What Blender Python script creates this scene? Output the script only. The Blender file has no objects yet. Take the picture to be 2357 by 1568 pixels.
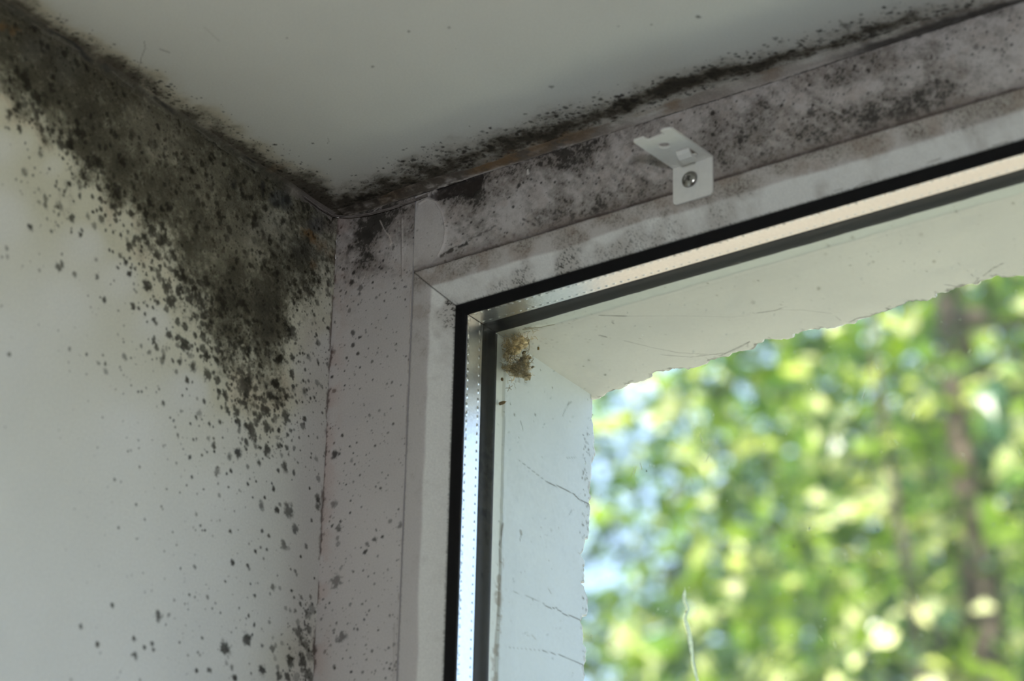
import bpy, math
import numpy as np
from mathutils import Matrix, Vector

# ------------------------------------------------------------------ camera, world, sun, lights, exposure
SC = bpy.context.scene
COL = SC.collection
H = 2.5                                   # ceiling height; the corner of ceiling, left wall and window is (0, 0, H)
FPX = 7000.0                              # focal length in pixels of the 2357 px wide frame
CX, CY = 1178.5, 784.0
YAW, PITCH, ROLL = -0.616708946, 0.449582942, 0.023960538


def cam_axes(yaw, pitch, roll):
    cy, sy, cp, sp = math.cos(yaw), math.sin(yaw), math.cos(pitch), math.sin(pitch)
    fw = np.array([sy * cp, cy * cp, sp])
    rt = np.array([cy, -sy, 0.0])
    up = np.cross(rt, fw)
    r2 = rt * math.cos(roll) + up * math.sin(roll)
    u2 = -rt * math.sin(roll) + up * math.cos(roll)
    return np.array([r2, -u2, fw])


CAM = cam_axes(YAW, PITCH, ROLL)


def ray(u, v):
    q = CAM.T @ np.array([(u - CX) / FPX, (v - CY) / FPX, 1.0])
    return q / np.linalg.norm(q)


EYE = -1.1 * ray(777, 502)                # local frame: origin at the room corner, z up, y out of the window


def on(u, v, ax, val):
    r = ray(u, v)
    return EYE + r * (val - EYE[ax]) / r[ax]


def photo_uv(P):
    q = (P - EYE) @ CAM.T
    return CX + FPX * q[:, 0] / q[:, 2], CY + FPX * q[:, 1] / q[:, 2]


cam_data = bpy.data.cameras.new('camera')
cam_data.sensor_width = 36.0
cam_data.lens = FPX / 2357 * 36
cam_data.clip_start = 0.05
cam_data.clip_end = 500
cam_data.dof.use_dof = True
cam_data.dof.focus_distance = 1.095
cam_data.dof.aperture_fstop = 13.2
cam = bpy.data.objects.new('camera', cam_data)
COL.objects.link(cam)
m = Matrix.Identity(4)
for i in range(3):
    m[i][0], m[i][1], m[i][2] = CAM[0][i], -CAM[1][i], -CAM[2][i]
m[0][3], m[1][3], m[2][3] = EYE[0], EYE[1], EYE[2] + H
cam.matrix_world = m
SC.camera = cam

world = bpy.data.worlds.new('sky')
SC.world = world
world.use_nodes = True
wn = world.node_tree
bg = wn.nodes['Background']
sky = wn.nodes.new('ShaderNodeTexSky')
sky.sky_type = 'NISHITA'
sky.sun_disc = False
sky.sun_elevation = math.radians(55)
sky.sun_rotation = math.radians(200)
sky.altitude = 100
sky.air_density = 1.0
sky.dust_density = 1.5
haze = wn.nodes.new('ShaderNodeMix')          # thin bright summer haze over the blue
haze.data_type = 'RGBA'
haze.inputs[0].default_value = 0.5
haze.inputs[7].default_value = (3.9, 4.95, 7.2, 1)
wn.links.new(sky.outputs[0], haze.inputs[6])
wn.links.new(haze.outputs[2], bg.inputs[0])
bg.inputs[1].default_value = 0.53

sun_data = bpy.data.lights.new('sun', 'SUN')
sun_data.energy = 18.0
sun_data.angle = math.radians(0.6)
sun_data.color = (1.0, 0.93, 0.80)
sun = bpy.data.objects.new('sun', sun_data)
COL.objects.link(sun)
sd = Vector((0.42, -0.50, 0.76)).normalized()
sun.rotation_euler = sd.to_track_quat('Z', 'Y').to_euler()

# daylight coming in through the room's other window, in the wall behind the camera
area_data = bpy.data.lights.new('daylight', 'AREA')
area_data.shape = 'RECTANGLE'
area_data.size, area_data.size_y = 0.22, 0.22
area_data.energy = 32
area_data.color = (0.93, 0.97, 1.0)
area = bpy.data.objects.new('daylight', area_data)
COL.objects.link(area)
area.location = (2.2, -2.99, 1.28)
area.rotation_euler = (math.radians(90), 0, 0)

SC.view_settings.view_transform = 'Standard'
SC.view_settings.look = 'None'
SC.view_settings.exposure = 0.0
SC.view_settings.gamma = 1.0
SC.view_settings.use_curve_mapping = False
SC.cycles.use_denoising = True
SC.cycles.max_bounces = 10
SC.cycles.diffuse_bounces = 6
SC.cycles.transparent_max_bounces = 16
SC.cycles.sample_clamp_indirect = 6.0
SC.cycles.caustics_reflective = False
SC.cycles.caustics_refractive = False

# ------------------------------------------------------------------ helpers
RNG = np.random.default_rng(7)


def smooth(a, b, x):
    t = np.clip((x - a) / (b - a), 0, 1)
    return t * t * (3 - 2 * t)


def vnoise(a, b, seed):
    tab = np.random.default_rng(seed).random((256, 256)).astype(np.float32)
    ia, ib = np.floor(a).astype(int), np.floor(b).astype(int)
    fa, fb = a - ia, b - ib
    fa = fa * fa * (3 - 2 * fa)
    fb = fb * fb * (3 - 2 * fb)
    i0, i1, j0, j1 = ia & 255, (ia + 1) & 255, ib & 255, (ib + 1) & 255
    return (tab[i0, j0] * (1 - fa) * (1 - fb) + tab[i1, j0] * fa * (1 - fb)
            + tab[i0, j1] * (1 - fa) * fb + tab[i1, j1] * fa * fb)


def fbm(a, b, scale, octaves, seed, gain=0.55):
    """noise in 0..1; a, b in mm, scale = size of the largest feature in mm"""
    s, w, tot = 0, 1.0, 0
    for k in range(octaves):
        f = 2 ** k / scale
        s = s + w * vnoise(a * f + 17.3 * k, b * f + 5.1 * k, seed + k)
        tot += w
        w *= gain
    s = s / tot
    return np.clip(0.5 + (s - 0.5) * 1.7, 0, 1)


def idw(pts, u, v, power=3.2, soft=14.0, reach=85.0):
    """a scattered field known at pts (u, v, value), interpolated; falls to zero beyond reach"""
    out = np.zeros_like(u)
    wt = np.full_like(u, (reach ** 2) ** (-power / 2) * 1e6)
    for pu, pv, val in pts:
        w = ((u - pu) ** 2 + (v - pv) ** 2 + soft ** 2) ** (-power / 2) * 1e6
        out += w * val
        wt += w
    return out / wt


class Mesh:
    """collects grids, boxes and tubes with a colour per vertex, links them as ONE mesh object"""

    def __init__(self):
        self.v, self.f, self.c, self.n = [], [], [], 0

    def add(self, verts, faces, col):
        verts = np.asarray(verts, float).reshape(-1, 3)
        col = np.asarray(col, float)
        if col.ndim == 1:
            col = np.tile(col, (len(verts), 1))
        self.v.append(verts)
        self.c.append(col)
        self.f.append((np.asarray(faces, int) + self.n))
        self.n += len(verts)

    def grid(self, P, na, nb, col, flip=False, close=False):
        i, j = np.meshgrid(np.arange(na - 1), np.arange(nb - 1), indexing='ij')
        q = np.stack([i * nb + j, (i + 1) * nb + j, (i + 1) * nb + j + 1, i * nb + j + 1], -1).reshape(-1, 4)
        if close:
            i = np.arange(na - 1)
            q = np.concatenate([q, np.stack([i * nb + nb - 1, (i + 1) * nb + nb - 1, (i + 1) * nb, i * nb], -1)])
        self.add(P, q[:, ::-1] if flip else q, col)

    def box(self, lo, hi, col):
        x0, y0, z0 = lo
        x1, y1, z1 = hi
        v = [(x0, y0, z0), (x1, y0, z0), (x1, y1, z0), (x0, y1, z0), (x0, y0, z1), (x1, y0, z1), (x1, y1, z1), (x0, y1, z1)]
        f = [(0, 3, 2, 1), (4, 5, 6, 7), (0, 1, 5, 4), (1, 2, 6, 5), (2, 3, 7, 6), (3, 0, 4, 7)]
        self.add(v, f, col)

    def tube(self, pts, rad, col, sides=6):
        pts = np.asarray(pts, float)
        rad = np.broadcast_to(np.asarray(rad, float), (len(pts),))
        t = np.gradient(pts, axis=0)
        t /= np.linalg.norm(t, axis=1)[:, None] + 1e-12
        ref = np.array([0.31, 0.17, 0.93])
        a = np.cross(t, ref)
        a /= np.linalg.norm(a, axis=1)[:, None] + 1e-12
        b = np.cross(t, a)
        th = np.arange(sides) * 2 * math.pi / sides
        ring = (pts[:, None] + rad[:, None, None] * (np.cos(th)[None, :, None] * a[:, None] + np.sin(th)[None, :, None] * b[:, None]))
        self.grid(ring.reshape(-1, 3), len(pts), sides, col, close=True)
        for k, e in ((0, 1), (len(pts) - 1, -1)):
            ids = np.arange(sides)[::e]
            if sides == 4:
                self.add(ring[k], [ids], col)
            else:
                c = np.vstack([ring[k], pts[k][None]])
                self.add(c, [(ids[s], ids[(s + 1) % sides], sides, sides) for s in range(sides)], col)

    def blob(self, c, r, col, seed=0, nu=10, nv=7, rough=0.15):
        g = np.random.default_rng(seed)
        th = np.arange(nu) * 2 * math.pi / nu
        ph = np.linspace(0.02, math.pi - 0.02, nv)
        T, Ph = np.meshgrid(th, ph, indexing='ij')
        k = 1 + rough * (g.random(T.shape) - 0.5) * 2
        P = np.stack([np.sin(Ph) * np.cos(T) * k * r[0], np.sin(Ph) * np.sin(T) * k * r[1], np.cos(Ph) * k * r[2]], -1)
        P = np.concatenate([P, P[:1]], 0) + np.array(c)
        self.grid(P.reshape(-1, 3), nu + 1, nv, col)

    def build(self, name, mat, parent=None, smooth_shade=True, offset=True):
        v = np.concatenate(self.v)
        c = np.concatenate(self.c)
        quads = [f for f in self.f if f.shape[1] == 4]
        tris = [f for f in self.f if f.shape[1] == 3]
        fl = []
        sizes = []
        for f in quads:
            deg = f[:, 2] == f[:, 3]
            if deg.any():
                tris.append(f[deg][:, :3])
                f = f[~deg]
            fl.append(f.ravel())
            sizes.append(np.full(len(f), 4))
        for f in tris:
            fl.append(f.ravel())
            sizes.append(np.full(len(f), 3))
        fl = np.concatenate(fl)
        sizes = np.concatenate(sizes)
        me = bpy.data.meshes.new(name)
        v = v + (np.array([0, 0, H]) if offset else 0)
        me.vertices.add(len(v))
        me.vertices.foreach_set('co', v.astype(np.float32).ravel())
        me.loops.add(len(fl))
        me.loops.foreach_set('vertex_index', fl.astype(np.int32))
        me.polygons.add(len(sizes))
        me.polygons.foreach_set('loop_start', (np.cumsum(sizes) - sizes).astype(np.int32))
        me.polygons.foreach_set('use_smooth', np.full(len(sizes), bool(smooth_shade)))
        me.update(calc_edges=True)
        at = me.attributes.new('Col', 'FLOAT_COLOR', 'POINT')
        at.data.foreach_set('color', np.concatenate([c, np.ones((len(c), 1))], 1).astype(np.float32).ravel())
        me.materials.append(mat)
        o = bpy.data.objects.new(name, me)
        COL.objects.link(o)
        if parent is not None:
            o.parent = parent
        return o


def tag(o, label=None, cat=None, group=None, kind=None):
    for k, val in (('label', label), ('category', cat), ('group', group), ('kind', kind)):
        if val:
            o[k] = val
    return o


def empty(name, loc=(0, 0, 0), parent=None):
    o = bpy.data.objects.new(name, None)
    o.empty_display_size = 0.05
    COL.objects.link(o)
    o.location = loc
    if parent is not None:
        o.parent = parent
    return o


class Surf:
    """a fine grid over two axes a, b (mm); at(A, B) gives local metres; colours are laid on in the surface's own mm"""

    def __init__(self, a, b, at, inv):
        self.a, self.b = np.asarray(a, float), np.asarray(b, float)
        A, B = np.meshgrid(self.a, self.b, indexing='ij')
        self.A, self.B = A.ravel(), B.ravel()
        self.P = at(self.A, self.B)
        self.u, self.v = photo_uv(self.P)
        self.inv = inv
        self.shape = A.shape
        self.col = None

    def mix(self, rgb, k):
        k = np.clip(k, 0, 1)[:, None]
        self.col = self.col * (1 - k) + np.array(rgb) * k

    def spot_field(self, spots, seed=3, fuzz=0.8):
        """spots: (a mm, b mm, r mm, strength); soft ragged discs"""
        S = np.zeros(self.shape)
        A, B = self.A.reshape(self.shape), self.B.reshape(self.shape)
        N = fbm(self.A, self.B, 1.1, 3, seed).reshape(self.shape)
        for (ca, cb, r, k) in spots:
            R = r * 1.5 + 0.3
            i0, i1 = np.searchsorted(self.a, (ca - R, ca + R))
            j0, j1 = np.searchsorted(self.b, (cb - R, cb + R))
            if i1 <= i0 or j1 <= j0:
                continue
            d = np.hypot(A[i0:i1, j0:j1] - ca, B[i0:i1, j0:j1] - cb) / r
            d = d + (N[i0:i1, j0:j1] - 0.5) * fuzz
            s = k * smooth(1.2, 0.5, d)
            S[i0:i1, j0:j1] = 1 - (1 - S[i0:i1, j0:j1]) * (1 - s)
        return S.ravel()

    def from_photo(self, lists):
        out = []
        for (ou, ov, sc, L) in lists:
            for s in L:
                a, b = self.inv(ou + s[0] / sc, ov + s[1] / sc)
                k = s[3] if len(s) > 3 else 1.0
                out.append((a, b, s[2] * 1.16 / sc / 5.6, k))
        return out

    def stroke(self, pts, w, k=1.0, jitter=0.0):
        """distance field of a polyline of frame pixels, as a dark line of w px"""
        d = np.full(self.u.shape, 1e9)
        pts = np.asarray(pts, float)
        lo, hi = pts.min(0) - 4 * w - 6, pts.max(0) + 4 * w + 6
        sel = (self.u > lo[0]) & (self.u < hi[0]) & (self.v > lo[1]) & (self.v < hi[1])
        u, v = self.u[sel], self.v[sel]
        ds = np.full(u.shape, 1e9)
        for (p, q) in zip(pts[:-1], pts[1:]):
            e = q - p
            t = np.clip(((u - p[0]) * e[0] + (v - p[1]) * e[1]) / (e @ e + 1e-9), 0, 1)
            ds = np.minimum(ds, np.hypot(u - p[0] - t * e[0], v - p[1] - t * e[1]))
        d[sel] = ds
        if jitter:
            d = d + (fbm(self.A, self.B, 2.0, 3, 91) - 0.5) * jitter
        return k * smooth(w, w * 0.25, d)


def nodes_mat(name):
    mt = bpy.data.materials.new(name)
    mt.use_nodes = True
    nt = mt.node_tree
    return mt, nt, nt.nodes['Principled BSDF']


def paint_mat(name, rough=0.6, spec=0.3, grain=0.10, grain_scale=900, bump=0.12, bump_scale=500, metal=0.0, stretch=None):
    """colour attribute x fine procedural grain, with a little bump"""
    mt, nt, bs = nodes_mat(name)
    N, L = nt.nodes, nt.links
    at = N.new('ShaderNodeAttribute')
    at.attribute_name = 'Col'
    tc = N.new('ShaderNodeTexCoord')
    mp = N.new('ShaderNodeMapping')
    L.new(tc.outputs['Object'], mp.inputs[0])
    if stretch:
        mp.inputs['Scale'].default_value = stretch
    nz = N.new('ShaderNodeTexNoise')
    nz.inputs['Scale'].default_value = grain_scale
    nz.inputs['Detail'].default_value = 4
    L.new(mp.outputs[0], nz.inputs['Vector'])
    mr = N.new('ShaderNodeMapRange')
    mr.inputs['From Min'].default_value = 0.3
    mr.inputs['From Max'].default_value = 0.7
    mr.inputs['To Min'].default_value = 1 - grain
    mr.inputs['To Max'].default_value = 1 + grain
    L.new(nz.outputs['Fac'], mr.inputs['Value'])
    mx = N.new('ShaderNodeMix')
    mx.data_type = 'RGBA'
    mx.blend_type = 'MULTIPLY'
    mx.inputs[0].default_value = 1.0
    L.new(at.outputs['Color'], mx.inputs[6])
    L.new(mr.outputs[0], mx.inputs[7])
    L.new(mx.outputs[2], bs.inputs['Base Color'])
    bs.inputs['Roughness'].default_value = rough
    bs.inputs['Specular IOR Level'].default_value = spec
    bs.inputs['Metallic'].default_value = metal
    if bump:
        n2 = N.new('ShaderNodeTexNoise')
        n2.inputs['Scale'].default_value = bump_scale
        n2.inputs['Detail'].default_value = 5
        L.new(mp.outputs[0], n2.inputs['Vector'])
        bp = N.new('ShaderNodeBump')
        bp.inputs['Strength'].default_value = bump
        bp.inputs['Distance'].default_value = 0.0006
        L.new(n2.outputs['Fac'], bp.inputs['Height'])
        L.new(bp.outputs[0], bs.inputs['Normal'])
    return mt


M_WALL = paint_mat('wall_paint', 0.85, 0.08, 0.07, 1400, 0.25, 450)
M_CEIL = paint_mat('ceiling_paint', 0.85, 0.1, 0.04, 1400, 0.15, 400)
M_FRAME = paint_mat('frame_paint', 0.5, 0.22, 0.06, 1600, 0.035, 900)
M_CAULK = paint_mat('caulk', 0.65, 0.3, 0.12, 1100, 0.2, 600)
M_REVEAL = paint_mat('outer_render', 0.7, 0.25, 0.03, 900, 0.12, 200)
M_RUBBER = paint_mat('rubber', 0.6, 0.2, 0.2, 500, 0.1, 400)
M_ALU = paint_mat('brushed_aluminium', 0.32, 0.5, 0.05, 900, 0.10, 900, 1.0)
M_BRACKET = paint_mat('bracket_enamel', 0.35, 0.4, 0.03, 600, 0.04, 300)
M_STEEL = paint_mat('screw_steel', 0.28, 0.5, 0.15, 900, 0.1, 900, 1.0)
M_PLAIN = paint_mat('room_paint', 0.8, 0.2, 0.03, 40, 0.05, 60)
M_WEB = paint_mat('cobweb', 0.85, 0.1, 0.25, 1500, 0.0)
M_WEB_T = paint_mat('cobweb_film', 0.9, 0.1, 0.3, 1500, 0.0)
_nt = M_WEB_T.node_tree
_tl = _nt.nodes.new('ShaderNodeBsdfTranslucent')
_mx = _nt.nodes.new('ShaderNodeMixShader')
_mx.inputs[0].default_value = 0.55
_cs = _nt.nodes['Principled BSDF'].inputs['Base Color'].links[0].from_socket
_nt.links.new(_cs, _tl.inputs[0])
_nt.links.new(_nt.nodes['Principled BSDF'].outputs[0], _mx.inputs[1])
_nt.links.new(_tl.outputs[0], _mx.inputs[2])
_nt.links.new(_mx.outputs[0], _nt.nodes['Material Output'].inputs[0])
M_BARK = paint_mat('bark', 0.9, 0.1, 0.3, 25, 0.6, 30)


def glass_mat(name, dust_col, dust_amt, dust_scale, speck):
    mt = bpy.data.materials.new(name)
    mt.use_nodes = True
    nt = mt.node_tree
    N, L = nt.nodes, nt.links
    N.remove(N['Principled BSDF'])
    tr = N.new('ShaderNodeBsdfTransparent')
    tr.inputs[0].default_value = (0.973, 0.986, 0.976, 1)
    gl = N.new('ShaderNodeBsdfGlossy')
    gl.inputs['Roughness'].default_value = 0.0
    lw = N.new('ShaderNodeLayerWeight')
    lw.inputs['Blend'].default_value = 0.5
    pw = N.new('ShaderNodeMath')
    pw.operation = 'POWER'
    pw.inputs[1].default_value = 4.0
    L.new(lw.outputs['Facing'], pw.inputs[0])
    ma = N.new('ShaderNodeMath')
    ma.operation = 'MULTIPLY_ADD'
    ma.inputs[1].default_value = 0.8
    ma.inputs[2].default_value = 0.035
    L.new(pw.outputs[0], ma.inputs[0])
    m1 = N.new('ShaderNodeMixShader')
    L.new(ma.outputs[0], m1.inputs[0])
    L.new(tr.outputs[0], m1.inputs[1])
    L.new(gl.outputs[0], m1.inputs[2])
    df = N.new('ShaderNodeBsdfDiffuse')
    df.inputs[0].default_value = (*dust_col, 1)
    tl = N.new('ShaderNodeBsdfTranslucent')
    tl.inputs[0].default_value = (*dust_col, 1)
    md = N.new('ShaderNodeMixShader')
    md.inputs[0].default_value = 0.5
    L.new(df.outputs[0], md.inputs[1])
    L.new(tl.outputs[0], md.inputs[2])
    tc = N.new('ShaderNodeTexCoord')
    nz = N.new('ShaderNodeTexNoise')
    nz.inputs['Scale'].default_value = dust_scale
    nz.inputs['Detail'].default_value = 6
    L.new(tc.outputs['Object'], nz.inputs['Vector'])
    mr = N.new('ShaderNodeMapRange')
    mr.inputs['From Min'].default_value = 0.35
    mr.inputs['From Max'].default_value = 0.75
    mr.inputs['To Min'].default_value = dust_amt * 0.4
    mr.inputs['To Max'].default_value = dust_amt * 1.6
    L.new(nz.outputs['Fac'], mr.inputs['Value'])
    vo = N.new('ShaderNodeTexVoronoi')
    vo.inputs['Scale'].default_value = 170
    L.new(tc.outputs['Object'], vo.inputs['Vector'])
    lt = N.new('ShaderNodeMapRange')
    lt.inputs['From Min'].default_value = 0.05
    lt.inputs['From Max'].default_value = 0.09
    lt.inputs['To Min'].default_value = speck
    lt.inputs['To Max'].default_value = 0.0
    L.new(vo.outputs['Distance'], lt.inputs['Value'])
    ad = N.new('ShaderNodeMath')
    ad.operation = 'ADD'
    ad.use_clamp = True
    L.new(mr.outputs[0], ad.inputs[0])
    L.new(lt.outputs[0], ad.inputs[1])
    m2 = N.new('ShaderNodeMixShader')
    L.new(ad.outputs[0], m2.inputs[0])
    L.new(m1.outputs[0], m2.inputs[1])
    L.new(md.outputs[0], m2.inputs[2])
    L.new(m2.outputs[0], N['Material Output'].inputs[0])
    return mt


M_GLASS = glass_mat('glass', (0.7, 0.72, 0.68), 0.004, 60, 0.0)
M_GLASS_DUSTY = glass_mat('dusty_glass', (0.72, 0.76, 0.70), 0.007, 45, 0.22)


def leaf_mat(name, dark, light):
    mt = bpy.data.materials.new(name)
    mt.use_nodes = True
    nt = mt.node_tree
    N, L = nt.nodes, nt.links
    bs = N['Principled BSDF']
    at = N.new('ShaderNodeAttribute')
    at.attribute_name = 'Col'
    nz = N.new('ShaderNodeTexNoise')
    nz.inputs['Scale'].default_value = 1.3
    tc = N.new('ShaderNodeTexCoord')
    L.new(tc.outputs['Object'], nz.inputs['Vector'])
    hs = N.new('ShaderNodeHueSaturation')
    mr = N.new('ShaderNodeMapRange')
    mr.inputs['To Min'].default_value = 0.7
    mr.inputs['To Max'].default_value = 1.3
    L.new(nz.outputs['Fac'], mr.inputs['Value'])
    L.new(mr.outputs[0], hs.inputs['Value'])
    L.new(at.outputs['Color'], hs.inputs['Color'])
    L.new(hs.outputs[0], bs.inputs['Base Color'])
    bs.inputs['Roughness'].default_value = 0.24
    bs.inputs['Specular IOR Level'].default_value = 0.5
    tl = N.new('ShaderNodeBsdfTranslucent')
    tm = N.new('ShaderNodeMix')
    tm.data_type = 'RGBA'
    tm.blend_type = 'MULTIPLY'
    tm.inputs[0].default_value = 1
    tm.inputs[7].default_value = (1.3, 1.5, 0.5, 1)
    L.new(hs.outputs[0], tm.inputs[6])
    L.new(tm.outputs[2], tl.inputs[0])
    mx = N.new('ShaderNodeMixShader')
    mx.inputs[0].default_value = 0.33
    L.new(bs.outputs[0], mx.inputs[1])
    L.new(tl.outputs[0], mx.inputs[2])
    L.new(mx.outputs[0], N['Material Output'].inputs[0])
    return mt


M_LEAF = leaf_mat('leaf', None, None)

# ------------------------------------------------------------------ mould as it grows on the surfaces
# colours (linear)
WHITE = np.array((0.74, 0.745, 0.72))
MOULD = (0.022, 0.020, 0.014)
FILM = (0.135, 0.128, 0.098)
MM = 1e-3


def crease(u):                # wall / ceiling line, frame px
    return 55 + 0.613 * (u - 65)


def crackline(u):             # ceiling / window frame line, frame px
    return 502 - 0.3205 * (u - 777)


def grooveline(u):            # frame / glazing bead line, frame px
    return 624.2 - 0.3015 * (u - 952.6)


F_WALL = [(0, 30, .85), (0, 60, .9), (0, 120, .85), (0, 180, .6), (0, 250, .2), (0, 330, .04), (0, 500, 0), (60, 90, .9), (60, 180, .88), (60, 240, .55),
          (60, 320, .12), (120, 140, .9), (120, 220, .9), (130, 300, .6), (130, 380, .1), (200, 190, .88), (200, 260, .92), (200, 330, .88), (200, 400, .6),
          (200, 460, .18), (200, 560, .03), (280, 230, .82), (280, 300, .74), (280, 380, .88), (280, 440, .7), (280, 520, .25), (280, 640, .04), (360, 290, .77),
          (360, 350, .66), (360, 420, .82), (360, 480, .85), (360, 540, .5), (360, 640, .22), (360, 740, .04), (440, 330, .8), (440, 400, .68), (440, 480, .78),
          (440, 560, .88), (440, 620, .7), (440, 700, .45), (440, 800, .18), (440, 900, .03), (530, 390, .8), (530, 460, .68), (530, 540, .66), (530, 620, .84),
          (530, 690, .93), (530, 750, .78), (530, 820, .52), (530, 900, .3), (530, 1000, .12), (530, 1150, .03), (620, 430, .76), (620, 500, .56), (600, 570, .54),
          (620, 640, .84), (620, 700, .95), (620, 760, .85), (620, 830, .6), (620, 900, .45), (620, 980, .22), (620, 1100, .08), (700, 480, .7), (700, 540, .6),
          (690, 600, .8), (690, 650, .66), (690, 720, .42), (690, 780, .25), (690, 840, .12), (690, 1000, .05), (750, 500, .62), (750, 560, .52), (755, 620, .45),
          (755, 700, .15), (755, 800, .05), (740, 1100, .05), (725, 1568, .15), (700, 1500, .3), (715, 1440, .2), (700, 1400, .1), (0, 800, 0), (0, 1568, 0), (300, 1000, 0),
          (300, 1568, 0), (500, 1400, 0), (150, 700, 0), (640, 1400, .02)]

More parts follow.
